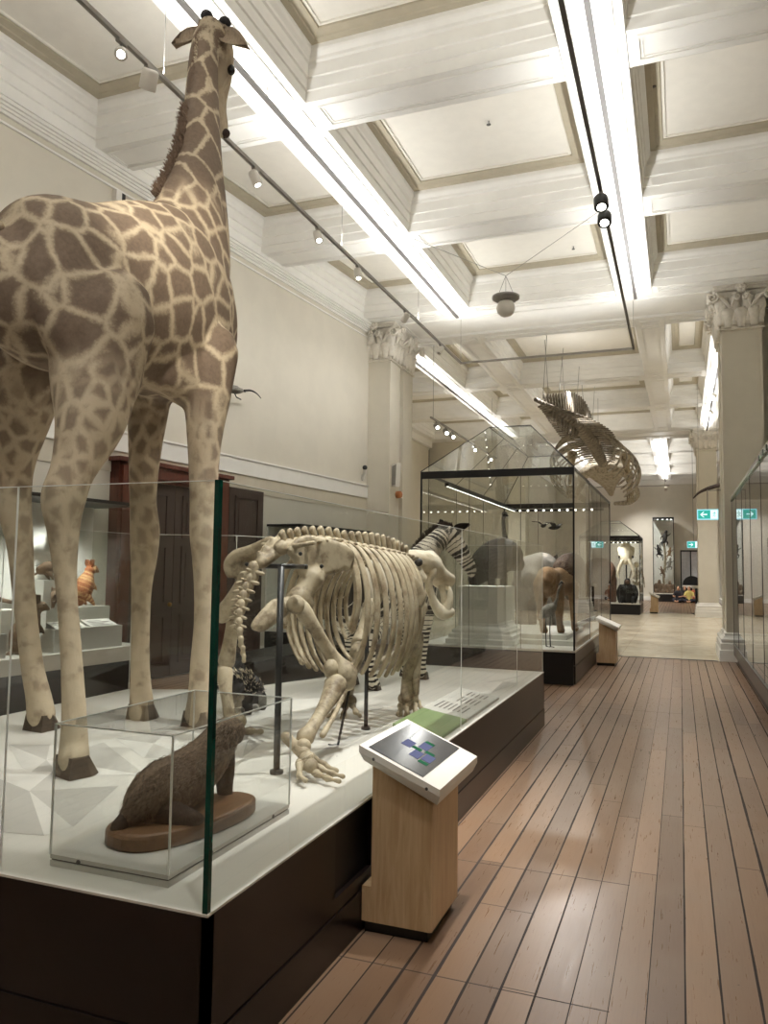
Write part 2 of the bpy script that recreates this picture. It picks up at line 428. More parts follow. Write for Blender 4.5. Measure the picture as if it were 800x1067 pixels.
# walls
def wall_prism(name, p, q, th, z0, z1, m):
    p, q = Vector((*p, z0)), Vector((*q, z0)); d = (q-p).normalized(); n = Vector((d.y, -d.x, 0))*-th
    return struct(MB().prism([p, q, q+n, p+n], (0, 0, z1-z0)).build(name, m))
wall_prism('wall_left', (xw(-8), -8), (xw(16.4), 16.4), .3, 0, ZP, MT['wall'])
struct(MB().box((2.05, -8, 0), (2.35, 16.2, ZP)).build('wall_right', MT['wall']))
struct(MB().box((-12, -8.3, 0), (6, -8, ZP)).build('wall_back', MT['wall']))
struct(MB().box((-12, 48, 0), (6, 48.3, ZP)).build('wall_far', MT['wall']))
struct(MB().box((-10.2, 17.25, 0), (-9.9, 31.1, ZP)).build('wall_crossing_left', MT['wall']))
struct(MB().box((4.8, 17.25, 0), (5.1, 31.1, ZP)).build('wall_crossing_right', MT['wall']))
struct(MB().box((-7.4, 32.6, 0), (-7.1, 48, ZP)).build('wall_north_left', MT['wall']))
struct(MB().box((2.1, 32.6, 0), (2.4, 48, ZP)).build('wall_north_right', MT['wall']))
for n, a, b, y in (('wall_return_left', -10, -6.62, 16.5), ('wall_return_right', 1.5, 4.9, 16.5), ('wall_return_left_north', -10, -6.62, 31.5), ('wall_return_right_north', 1.5, 4.9, 31.5)):
    struct(MB().box((a, y, 0), (b, y+.5, ZP)).build(n, MT['wall']))
def wall_strip(name, Y0, Y1, boxes, m):
    """mouldings lying along the left wall: boxes of (d0, d1, z0, z1)"""
    mb = MB()
    for d0, d1, z0, z1 in boxes:
        mb.prism([wl(Y0, d0, z0), wl(Y1, d0, z0), wl(Y1, d1, z0), wl(Y0, d1, z0)], (0, 0, z1-z0))
    return struct(mb.build(name, m))
wall_strip('trim_cornice', -8, 15.66, [(0, .03, 6.72, 6.745), (0, .04, 6.83, 6.87), (0, .07, 6.87, 6.90), (0, .10, 6.90, 6.93), (0, .135, 6.93, 6.97), (0, .16, 6.97, ZS)], MT['white'])
wall_strip('trim_dado', -8, 16.2, [(0, .025, 3.16, 3.43), (0, .045, 3.41, 3.44), (0, .035, 3.15, 3.17)], MT['white'])
wall_strip('trim_band', -8, 16.2, [(0, .012, 2.86, 3.15)], MT['band'])
wall_strip('baseboard_left', -8, 16.2, [(0, .03, 0, .22), (0, .02, .22, .25)], MT['white'])
struct(MB().box((-6.63, 16.1, 2.6), (-6.6, 16.4, 6.1)).build('painted_shadow_gap', MT['frame']))  # black strip standing in for the shade between wall and pier
# far-bay cornices and skirtings
for n, a, b in (('trim_north_far', (-7.1, 47.9), (2.1, 48)), ('trim_north_left', (-7.1, 32.6), (-7.0, 48)), ('trim_north_right', (2.0, 32.6), (2.1, 48)),
                ('trim_crossing_left', (-9.9, 17.25), (-9.75, 31.1)), ('trim_crossing_right', (4.65, 17.25), (4.8, 31.1))):
    mb = MB().box((*a, 6.75), (*b, ZS)).box((*a, 0), (*b, .22)); struct(mb.build(n, MT['white']))

# ---------------------------------------------------------------- piers with carved capitals
def leaf(mb, base, out, up, h, w, curl, mi=0):
    """one acanthus leaf: a ribbed ribbon that rises, swells and curls forward at the tip"""
    base, out, up = Vector(base), Vector(out).normalized(), Vector(up); sd = up.cross(out)
    n = 9; rows = []
    for k in range(n):
        t = k/(n-1)
        if t < .72: p = base + up*(h*t/.72*.93) + out*(.03+.09*t*t)
        else:
            a = (t-.72)/.28*2.4
            p = base + up*(h*.93 + curl*math.sin(a)*.75) + out*(.03+.09*.52+curl*(1-math.cos(a))*.7)
        ww = w*.5*(.62+.55*math.sin(min(1, t*1.25)*PI*.62))*(1 if t < .8 else 1-.55*(t-.8)/.2)
        ww *= (1.0 if k % 2 == 0 else .8)
        rows.append([p-sd*ww, p-sd*ww*.5+out*.018, p+out*.034, p+sd*ww*.5+out*.018, p+sd*ww])
    front = rows; back = [[q-out*.03 for q in r] for r in rows]
    vs = [q for r in front for q in r]+[q for r in back for q in r]; nb = n*5; fs = []
    for k in range(n-1):
        for i in range(4):
            a, b, c, d = k*5+i, k*5+i+1, (k+1)*5+i+1, (k+1)*5+i
            fs += [(a, b, c, d), (nb+d, nb+c, nb+b, nb+a)]
        fs += [(k*5, (k+1)*5, nb+(k+1)*5, nb+k*5), (k*5+4, nb+k*5+4, nb+(k+1)*5+4, (k+1)*5+4)]
    fs += [(0, nb, nb+1, 1), (1, nb+1, nb+2, 2), (2, nb+2, nb+3, 3), (3, nb+3, nb+4, 4)]
    e = (n-1)*5; fs += [(e+i, e+i+1, nb+e+i+1, nb+e+i) for i in range(4)]
    mb.add(vs, fs, mi, True)
def scroll(mb, c, ax, ay, r0, turns, th, wd, start=0.0):
    """spiral volute in the plane ax, ay"""
    c, ax, ay = Vector(c), Vector(ax).normalized(), Vector(ay).normalized(); az = ax.cross(ay)
    n = int(14*turns); P = []; R = []
    for k in range(n+1):
        a = start+2*PI*turns*k/n; r = r0*(1-.85*k/n)
        P.append(c+ax*(r*math.cos(a))+ay*(r*math.sin(a))); R.append((wd*(1-.3*k/n), th))
    mb.tube(P, R, 6, az)
def rect_ring(x0, x1, y0, y1, z): return [Vector(p) for p in ((x0,y0,z),(x1,y0,z),(x1,y1,z),(x0,y1,z))]
def capital(parent, x0, x1, y0, y1, z0, z1, sides):
    H = z1-z0; zt = z1-.1
    mb = MB()
    # bell
    mb.loft([rect_ring(x0-e, x1+e, y0-e, y1+e, z) for e, z in ((.03, z0), (.045, z0+.015), (.03, z0+.04), (.0, z0+.05), (.0, z0+.45*H), (.02, z0+.7*H), (.07, zt-.02))], 0, False)
    # abacus
    mb.loft([rect_ring(x0-e, x1+e, y0-e, y1+e, z) for e, z in ((.08, zt), (.10, zt+.02), (.10, zt+.045), (.13, zt+.06), (.13, z1))], 0, False)
    ob = mb.build('capital_bell', MT['stone'], parent)
    cx, cy = (x0+x1)/2, (y0+y1)/2; hx, hy = (x1-x0)/2, (y1-y0)/2
    lv = MB(); vo = MB()
    for s in sides:
        o = {'f': (0,-1,0), 'b': (0,1,0), 'l': (-1,0,0), 'r': (1,0,0)}[s]; o = Vector(o); t = Vector((0,0,1)).cross(o)
        half = hx if s in 'fb' else hy; dep = hy if s in 'fb' else hx
        c = Vector((cx, cy, 0))+o*dep
        for u in (-.66, 0, .66): leaf(lv, c+t*(u*half)+Vector((0,0,z0+.05)), o, Vector((0,0,1)), H*.36, half*.62, .085)
        for u in (-1.0, -.34, .34, 1.0): leaf(lv, c+t*(u*half*.95)+Vector((0,0,z0+.10)), o, Vector((0,0,1)), H*.6, half*.5, .10)
        for u in (-.5, .5):                       # stalks feeding the volutes
            b = c+t*(u*half)+o*.05+Vector((0,0,z0+.5*H))
            for q, e in ((1 if u > 0 else -1, 1.4), (-1 if u > 0 else 1, .1)):
                tip = c+t*(q*half*e if e > .5 else u*half*.35)+o*(.2 if e > .5 else .15)+Vector((0,0,zt-.12))
                vo.tube(smooth_path([b, (b+tip)/2+o*.03+Vector((0,0,.06)), tip+Vector((0,0,.03))]), .035, 6)
                scroll(vo, tip+Vector((0,0,-.035)), t*(1 if tip.dot(t) > b.dot(t) else -1), (0,0,1), .11 if e > .5 else .06, 1.6, .02, .05, PI/2)
            lv.ball(b+Vector((0,0,-.01)), (.05, .05, .035), 8, 5)
        # central flower on the abacus
        f = c+o*.17+Vector((0,0,z1-.08))
        vo.ball(f+o*.03, .04, 8, 6)
        for k in range(6):
            a = 2*PI*k/6; vo.ball(f+t*(.065*math.cos(a))+Vector((0,0,.065*math.sin(a))), (.045, .045, .045), 7, 5)
        for u in (-.4, .4): vo.ball(c+t*(u*half*.8)+o*.1+Vector((0,0,zt-.1)), (.05,.05,.06), 7, 5)
    lv.build('capital_leaves', MT['stone'], parent); vo.build('capital_scrolls', MT['stone'], parent)
def pier(name, label, x0, x1, y0, y1, sides, inner):
    root = thing(name, label, 'pier', ((x0+x1)/2, (y0+y1)/2, 0)); root['kind'] = 'structure'
    yf, yr = y0+.62, y1-.62
    for nm, a, b in (('shaft', y0, yf), ('rear_shaft', yr, y1)):
        mb = MB().box((x0, a, .5), (x1, b, 6.2))
        # raised borders make the sunk panel on the front face
        for e0, e1 in ((x0, x0+.05), (x1-.05, x1)): mb.box((e0, a-.012 if nm == 'shaft' else b, .6), (e1, a if nm == 'shaft' else b+.012, 6.15))
        mb.build(nm, MT['wall'], root)
    ix0, ix1 = (x0+.12, x1+.0) if inner == 'r' else (x0-.0, x1-.12)
    MB().box((x0+.1, yf-.02, 0), (x1-.1, yr+.02, ZS)).build('core', MT['wall'], root)
    for nm, a, b in (('base', y0, yf), ('rear_base', yr, y1)):
        pr = ((.13, 0), (.13, .2), (.11, .21), (.11, .32), (.085, .34), (.1, .37), (.1, .40), (.06, .43), (.03, .47), (.03, .50), (0, .52))
        MB().loft([rect_ring(x0-e, x1+e, a-e, b+e, z) for e, z in pr], 0, False).build(nm, MT['white'], root)
    capital(root, x0, x1, y0, yf, 6.18, ZS, sides)
    capital(root, x0, x1, yr, y1, 6.18, ZS, sides)
    return root
pier('column_left', 'cream pier with carved leafy capital at the end of the near left wall', -6.6, -5.9, 15.72, 17.2, 'fr', 'r')
pier('column_right', 'cream pier with carved leafy capital behind the right glass showcase', .78, 1.48, 15.72, 17.2, 'fl', 'l')
pier('column_right_far', 'smaller looking cream pier beyond the marble crossing, by the green exit sign', .62, 1.3, 31.1, 32.5, 'fl', 'l')
pier('column_left_far', 'cream pier beyond the marble crossing, behind the big lion case', -6.5, -5.8, 31.1, 32.5, 'fr', 'r')

# ---------------------------------------------------------------- door in the left wall
dr = thing('door_1', 'dark brown panelled door with red-brown frame in the left wall', 'door', wl(9.5, 0, 0)); dr['kind'] = 'structure'
def wbox(mb, Y0, Y1, d0, d1, z0, z1, mi=0):
    return mb.prism([wl(Y0, d0, z0), wl(Y1, d0, z0), wl(Y1, d1, z0), wl(Y0, d1, z0)], (0, 0, z1-z0), mi)
mb = MB()
for Y0, Y1 in ((8.35, 8.6), (10.45, 10.7)): wbox(mb, Y0, Y1, .0, .16, 0, 3.0); wbox(mb, Y0+.05, Y1-.05, .16, .19, .1, 2.85)
wbox(mb, 8.35, 10.7, 0, .16, 2.78, 3.0); wbox(mb, 8.3, 10.75, 0, .22, 3.0, 3.06); wbox(mb, 8.4, 10.65, .16, .19, 2.83, 2.95)
mb.build('door_frame', MT['doorframe'], dr)
def door_leaf(name, Y0, Y1, d, parent):
    mb = MB(); wbox(mb, Y0, Y1, d, d+.045, .02, 2.78 if Y1 < 10.5 else 2.9)
    top = 2.65 if Y1 < 10.5 else 2.77; w = (Y1-Y0)
    for z0, z1 in ((.2, .9), (1.05, 1.9), (2.02, top)):
        a, b = Y0+.15, Y1-.15; t = .035
        for q in ((a, a+t, z0, z1), (b-t, b, z0, z1), (a, b, z0, z0+t), (a, b, z1-t, z1)): wbox(mb, q[0], q[1], d+.045, d+.065, q[2], q[3])
        wbox(mb, a+.1, b-.1, d+.045, d+.055, z0+.1, z1-.1)
    return mb.build(name, MT['door'], parent)
l1 = door_leaf('door_leaf', 8.6, 9.52, .05, dr); door_leaf('door_leaf', 9.53, 10.45, .05, dr)
MB().ball(wl(9.44, .13, 1.05), .035).build('door_knob', mat('brass', (170, 130, 70), .3, .9), l1)
d2 = thing('door_leaf_open', 'open dark brown panelled door leaf folded back flat on the left wall', 'door', wl(11.2, 0, 0)); d2['kind'] = 'structure'
door_leaf('door_leaf', 10.78, 11.72, .06, d2)

# ================================================================== LIGHTING
def area(name, loc, rot, sx, sy, power, col=(1, .995, .975), spread=PI):
    l = bpy.data.lights.new(name, 'AREA'); l.shape = 'RECTANGLE'; l.size = sx; l.size_y = sy; l.energy = power; l.color = col; l.spread = spread
    o = bpy.data.objects.new(name, l); COL.objects.link(o); o.location = loc; o.rotation_euler = rot; return o
def spot(name, loc, target, power, ang=60, blend=.6, r=.05, col=(1, .98, .94)):
    l = bpy.data.lights.new(name, 'SPOT'); l.energy = power; l.spot_size = math.radians(ang); l.spot_blend = blend; l.shadow_soft_size = r; l.color = col
    o = bpy.data.objects.new(name, l); COL.objects.link(o); o.location = loc
    o.rotation_euler = (Vector(target)-Vector(loc)).to_track_quat('-Z', 'Y').to_euler(); return o
# linear LED uplights slung just under the long beams
LED_Z = 6.9
def strip_light(x, y0, y1, label, power):
    t = thing('linear_light', label, 'light fitting', (x, y0, LED_Z), 'linear uplights under the ceiling beams')
    L = y1-y0
    mb = MB().box((x-.03, y0, LED_Z-.03), (x+.03, y1, LED_Z)); mb.build('light_body', MT['dgrey'], t)
    k = y0+.4
    while k < y1: MB().box((x-.008, k, LED_Z), (x+.008, k+.02, ZS)).build('hanger', MT['grey'], t); k += 1.85
    n = max(1, round(L/4))
    for i in range(n):
        area('led', (x, y0+L*(i+.5)/n, LED_Z+.006), (PI, 0, 0), .05, L/n, power*L/n)
    return t
strip_light(-4.3, -6, 15.4, 'long white uplight strip under the left ceiling beam near the giraffe', LED_P)
strip_light(-.74, -6, 15.4, 'long white uplight strip under the ceiling beam above the aisle', LED_P)
strip_light(-6.25, 17.6, 30.8, 'uplight strip over the marble crossing, behind the left pier', LED_P)
strip_light(.98, 17.6, 30.8, 'uplight strip over the marble crossing, beside the right pier', LED_P)
strip_light(-.74, 33, 47.5, 'farthest uplight strip straight above the end of the aisle', LED_P*1.1)
strip_light(-4.35, 33, 47.5, 'far uplight strip behind the hanging whale skeleton', LED_P)

# suspended spotlight track: down the left, across in front of the crossing, back up the right
TZ = 6.05
tr = thing('lighting_track', 'U shaped grey spotlight track hung under the ceiling of the near hall', 'lighting track', (-4.36, -3, TZ))
MB().box((-4.38, -5, TZ-.02), (-4.34, 15.93, TZ+.02)).build('rail', MT['grey'], tr)
MB().box((-4.36, 15.89, TZ-.02), (-.79, 15.93, TZ+.02)).build('rail', MT['grey'], tr)
MB().box((-.83, -5, TZ-.02), (-.79, 15.93, TZ+.02)).build('rail', MT['dgrey'], tr)
for x in (-4.36, -.81):
    for y in (1, 5.6, 9.6, 13, 15.9): MB().tube([(x, y, TZ+.02), (x, y, ZS)], .004, 5).build('suspension_wire', MT['grey'], tr)
def can(loc, target, label, r=.055, L=.17, group='track spotlights in the near hall', mtl='lampwhite', on=True, stem=.10):
    """a spotlight head on its stem, lens facing the target"""
    loc = Vector(loc); t = thing('track_spotlight', label, 'spotlight', loc, group)
    MB().box(loc+Vector((-.02, -.05, -.045)), loc+Vector((.02, .05, -.021))).tube([loc+Vector((0, 0, -.02)), loc+Vector((0, 0, -stem))], .01, 6).build('stem', MT['grey'], t)
    d = (Vector(target)-loc).normalized(); c = loc+Vector((0, 0, -stem-.03)); a = c-d*L*.5; b = c+d*L*.5
    MB().tube([a, a+d*.012, a+d*.03, b-d*.006, b], [r*.75, r*.95, r, r, r*.95], 16, (1, 0, .2)).build('lamp_body', MT[mtl], t)
    MB().tube([b-d*.002, b+d*.003], [r*.6, r*.6], 16, (1, 0, .2), smooth=False).build('lamp_lens', MT['led'] if on else MT['grey'], t)
    return b+d*.02
Lx, Rx = -4.36, -.81
cans = [((Lx, 5.03, TZ), (-.6, .4, 1.6), 'glaring track spotlight at the top left, beside the giraffe head', True),
        ((Lx, 5.4, TZ), (-6.8, 7.2, 2.0), 'broad white track spotlight left of the giraffe neck', False),
        ((Lx, 7.25, TZ), (-2.4, 8.0, 1.0), 'white track spotlight just right of the giraffe neck', True),
        ((Lx, 8.85, TZ), (-2.3, 7.0, 1.4), 'thin lit track spotlight above the middle of the left wall', True),
        ((Lx, 10.2, TZ), (-3.2, 9.0, 1.2), 'small lit track spotlight under the white uplight strip', True),
        ((Lx, 12.3, TZ), (-6.6, 12.3, 3.0), 'track spotlight close to the left pier capital', False),
        ((Lx, 14.4, TZ), (-5.2, 12.5, 3.0), 'last track spotlight before the corner of the rail', False)]
for l, tg, lb, on in cans: can(l, tg, lb, on=on, r=.075 if l[1] < 5.9 and l[1] > 5.2 else .055)
b1 = can((Rx, 9.1, TZ), (-.2, 6.4, 0), 'upper of the two black track lamps above the aisle', r=.085, L=.16, mtl='frame', group=None)
b2 = can((Rx, 9.55, TZ), (-.6, 6.0, 0), 'lower of the two black track lamps above the aisle', r=.085, L=.16, mtl='frame', group=None)
# what the spotlights throw, with more spots added for general light
spot('spot_giraffe', (-.83, 1.2, TZ-.2), (-2.95, 4.3, 3.7), 950, 26, .9, col=(1, .92, .78))
spot('spot_giraffe_rump', (-.83, .2, TZ-.2), (-3.3, 3.4, 2.2), 260, 50, .9)
spot('spot_neck', (-.83, 2.2, TZ-.2), (-3.4, 4.9, 5.0), 160, 40, .9)
spot('spot_badger', (-.83, 1.6, TZ-.2), (-2.0, 2.8, .6), 300, 40, .9)
spot('spot_hippo', (-.83, 4.2, TZ-.2), (-2.0, 4.4, 1.2), 900, 44, .9)
spot('spot_hippo_front', (-.83, 7.8, TZ-.2), (-1.95, 5.6, 1.3), 800, 44, .9)
spot('spot_zebra', (-4.36, 8.9, TZ-.2), (-2.3, 7.2, 1.4), 480, 44, .9)
spot('spot_aisle', (Rx, 9.1, TZ-.25), (-.2, 6.4, 0), 330, 62, .9)
spot('spot_aisle_near', (Rx, 3.0, TZ-.25), (-.1, 3.6, 0), 170, 70, .9)
spot('spot_aisle_far', (Rx, 12.5, TZ-.25), (-.4, 12.5, 0), 380, 70, .9)
for y in (0, 5, 10, 14): area('wall_fill', (Lx-.12, y, TZ-.1), (0, math.radians(60), 0), .08, 3.5, WALL_FILL_P, spread=math.radians(140))  # added lamps without fittings that even out the light on the left wall
spot('spot_cases', (-2.6, 19, 6.6), (-2.5, 14.0, 1.0), 600, 70, .9)
for i, (x, y) in enumerate(((-6, 22), (-2.6, 21), (.9, 22), (-2.6, 27), (.9, 28), (-6, 28))):
    spot('spot_crossing', (x, y, 6.7), (x, y+.5, 0), 650, 95, .9)
for y in (36, 41, 45): spot('spot_north', (-2.4, y, 6.5), (-1.4, y+2.5, 1.0), 700, 90, .9)

w = bpy.data.worlds.new('world'); S.world = w; w.use_nodes = True
w.node_tree.nodes['Background'].inputs[0].default_value = (1, .95, .87, 1); w.node_tree.nodes['Background'].inputs[1].default_value = .0
S.view_settings.view_transform = 'Standard'; S.view_settings.look = 'None'; S.view_settings.gamma = 1; S.view_settings.use_curve_mapping = False
S.view_settings.exposure = EXPO
c = S.cycles
c.max_bounces = 10; c.diffuse_bounces = 5; c.glossy_bounces = 5; c.transmission_bounces = 8; c.transparent_max_bounces = 24
c.caustics_reflective = False; c.caustics_refractive = False; c.sample_clamp_indirect = 6; c.use_denoising = True
# added upward fill lights above the rails, without fittings, to brighten the ceiling
for x in (Lx, Rx):
    for k in range(5): area('ceiling_fill', (x, -3+4.2*k, TZ+.05), (PI, 0, 0), .04, 4.0, FILL_P)
area('ceiling_fill', (-2.6, 15.9, TZ+.05), (PI, 0, 0), 3.2, .04, FILL_P*.3)
for x in (-6.25, -2.6, .98):
    for k in range(3): area('crossing_fill', (x, 19.8+4.4*k, 6.2), (PI, 0, 0), .1, 2.0, FILL_P*.45)  # added fill for the crossing ceiling, no fitting behind it
for x in (-4.3, -.74):
    for k in range(3): area('north_fill', (x, 35+4.4*k, 6.2), (PI, 0, 0), .1, 2.0, FILL_P)  # same added fill under the far bay's ceiling

# ================================================================== GREAT PLATFORM
PX0, PX1, PY0, PY1, PZ = -4.42, -1.35, 2.08, 8.28, .55
pl = thing('display_platform', 'long white topped platform with black sides under giraffe, skeleton and zebra', 'display platform', (-2.9, 5.2, 0))
BACK = [(-2.70, PY1), (-3.63, 5.85), (PX0, 5.5)]       # the back edge slants away behind the skeleton
plan = [(PX0, PY0), (PX1, PY0), (PX1, PY1)]+BACK
mb = MB().prism([(x+(.04 if x < -3 else -.02), y+(.04 if y < 3 else -.04), 0) for x, y in plan], (0, 0, PZ-.008))
mb.build('plinth_core', MT['black2'], pl)
mb = MB().prism([(x, y, PZ-.008) for x, y in plan], (0, 0, .008)); mb.build('deck', MT['deck'], pl)
# fascia boards (the aisle side leaves a niche for the stand's foot and cable)
MB().box((PX0, PY0, .18), (PX1, PY0+.04, PZ-.008)).build('fascia_board', MT['black'], pl)
MB().box((PX1-.02, PY0, .18), (PX1, 3.02, PZ-.008)).build('fascia_board', MT['black'], pl)
MB().box((PX1-.02, 3.42, .18), (PX1, PY1, PZ-.008)).build('fascia_board', MT['black'], pl)
MB().box((PX1-.02, 3.02, .18), (PX1, 3.42, .24)).build('fascia_board', MT['black'], pl)
MB().box((-2.70, PY1-.04, .0), (PX1, PY1, PZ-.008)).build('fascia_board', MT['black'], pl)
for a, b in ((BACK[0], BACK[1]), (BACK[1], BACK[2])): MB().prism([(*a, 0), (*b, 0), (b[0]+.03, b[1]-.03, 0), (a[0]+.03, a[1]-.03, 0)], (0, 0, PZ-.008)).build('fascia_board', MT['black'], pl)
MB().box((PX0, PY0+.04, .0), (PX0+.04, 5.5, PZ-.008)).build('fascia_board', MT['black'], pl)
MB().box((PX0, PY0-.006, 0), (PX1+.006, PY0+.04, .175)).build('toe_board', MT['black'], pl)
MB().box((PX1-.02, PY0+.04, 0), (PX1+.006, PY1, .175)).build('toe_board', MT['black'], pl)
# glass walls, open at the top
GT = 1.875
def pane(parent, a, b, z0, z1, th=.012, m='glass', name='glass_pane'):
    a, b = Vector((*a, 0)), Vector((*b, 0)); d = (b-a).normalized(); n = Vector((-d.y, d.x, 0))*th
    return MB().prism([a+Vector((0,0,z0)), b+Vector((0,0,z0)), b+n+Vector((0,0,z0)), a+n+Vector((0,0,z0))], (0, 0, z1-z0)).build(name, MT[m], parent)
def thin_pane(parent, a, b, z0, z1, m='glass', name='glass_pane'):
    """one clear sheet"""
    a, b = Vector((*a, 0)), Vector((*b, 0)); Z = lambda p, z: p+Vector((0,0,z))
    return MB().add([Z(a, z0), Z(b, z0), Z(b, z1), Z(a, z1)], [(0, 1, 2, 3)]).build(name, MT[m], parent)
gx, gy, bx, by = PX1-.012, PY0+.012, PX0+.02, PY1-.012
thin_pane(pl, (bx, gy), (-2.19, gy), PZ, GT); thin_pane(pl, (-2.185, gy), (gx, gy), PZ, GT)
for y0, y1 in ((gy, 5.02), (5.03, 6.9), (6.91, by)): thin_pane(pl, (gx, y0), (gx, y1), PZ, GT)
bk = [(-2.69, by), (-3.60, 5.84), (bx, 5.48)]
thin_pane(pl, (gx, by), bk[0], PZ, GT); thin_pane(pl, bk[0], bk[1], PZ, GT); thin_pane(pl, bk[1], bk[2], PZ, GT)
for y0, y1 in ((gy, 4.1), (4.11, 5.48)): thin_pane(pl, (bx, y0), (bx, y1), PZ, GT)
MB().box((gx-.009, gy-.008, PZ), (gx+.009, gy+.011, GT)).build('glass_corner_edge', MT['edge'], pl)
for (x, y) in ((-2.188, gy), (gx, 5.025), (gx, 6.905), (gx, by), bk[0], bk[1], bk[2], (bx, 4.105)):
    MB().box((x-.002, y-.003, PZ), (x+.002, y+.003, GT)).build('glass_joint', MT['edgelight'], pl)
for a, b in (((bx, gy), (gx, gy)), ((gx, gy), (gx, by)), (bk[0], (gx, by)), ((bx, gy), bk[2])):
    MB().box((min(a[0], b[0])-.003, min(a[1], b[1])-.003, GT-.003), (max(a[0], b[0])+.003, max(a[1], b[1])+.003, GT)).build('glass_top_edge', MT['edgelight'], pl)
for a, b in ((bk[0], bk[1]), (bk[1], bk[2])): MB().tube([(*a, GT-.002), (*b, GT-.002)], .003, 5, (0, 0, 1)).build('glass_top_edge', MT['edgelight'], pl)
# folded relief of pale facets on the deck
def facet(pts, apex, h, mi=('facet', 'facet_lit')):
    """low folded paper-like hill: rim on the deck, one raised apex"""
    rim = [Vector((*at(x, y, Z=PZ)[:2], PZ+.0015)) for x, y in pts]; ap = Vector((*at(*apex, Z=PZ)[:2], PZ+h)); n = len(rim)
    mb = MB().add(rim+[ap], [(i, (i+1) % n, n) for i in range(n)]+[list(range(n-1, -1, -1))])
    for i in range(n): mb.m[i] = i % 2  # triangles alternate darker and lighter: shading put into the colour
    mb.build('relief_facet', [MT[mi[0]], MT[mi[1]]], pl)
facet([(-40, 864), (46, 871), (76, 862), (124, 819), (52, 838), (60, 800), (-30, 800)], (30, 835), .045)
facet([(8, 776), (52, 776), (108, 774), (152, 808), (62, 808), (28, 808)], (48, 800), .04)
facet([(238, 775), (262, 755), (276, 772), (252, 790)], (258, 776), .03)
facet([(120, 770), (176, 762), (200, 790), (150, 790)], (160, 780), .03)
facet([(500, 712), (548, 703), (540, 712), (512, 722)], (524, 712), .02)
# sloping graphic panel along the aisle side of the deck
gp = thing('graphic_panel', 'sloping label panel, green block beside grey text, on the platform edge', 'information panel', (-1.5, 5.6, PZ))
def slab_y(y0, y1, m, name, parent):
    return MB().prism([(-1.40, y0, PZ+.001), (-1.40, y0, PZ+.02), (-1.72, y0, PZ+.075), (-1.72, y0, PZ+.001)], (0, y1-y0, 0)).build(name, m, parent)
slab_y(4.70, 5.32, mat('leaf green printed panel', (112, 134, 84), .4, var=.04), 'green_block', gp)
sp = slab_y(5.32, 6.35, mat('pale grey printed panel', (190, 188, 180), .45, var=.02), 'text_block', gp)
tx = MT['dgrey']
mb = MB()
for ci, (u0, u1) in enumerate(((5.45, 5.72), (5.8, 6.04), (6.1, 6.28))):
    for k in range(7):
        if ci and k < 2: continue
        xx = -1.68+k*.034; z = PZ+.02+.055*(-1.40-xx)/.32+.0012
        mb.add([(xx, u0, z), (xx, u1-random.random()*.06, z), (xx+.012, u1-random.random()*.06, z-.002), (xx+.012, u0, z-.002)], [(0, 1, 2, 3)])
t_ = mb.build('printed_text', tx, sp)

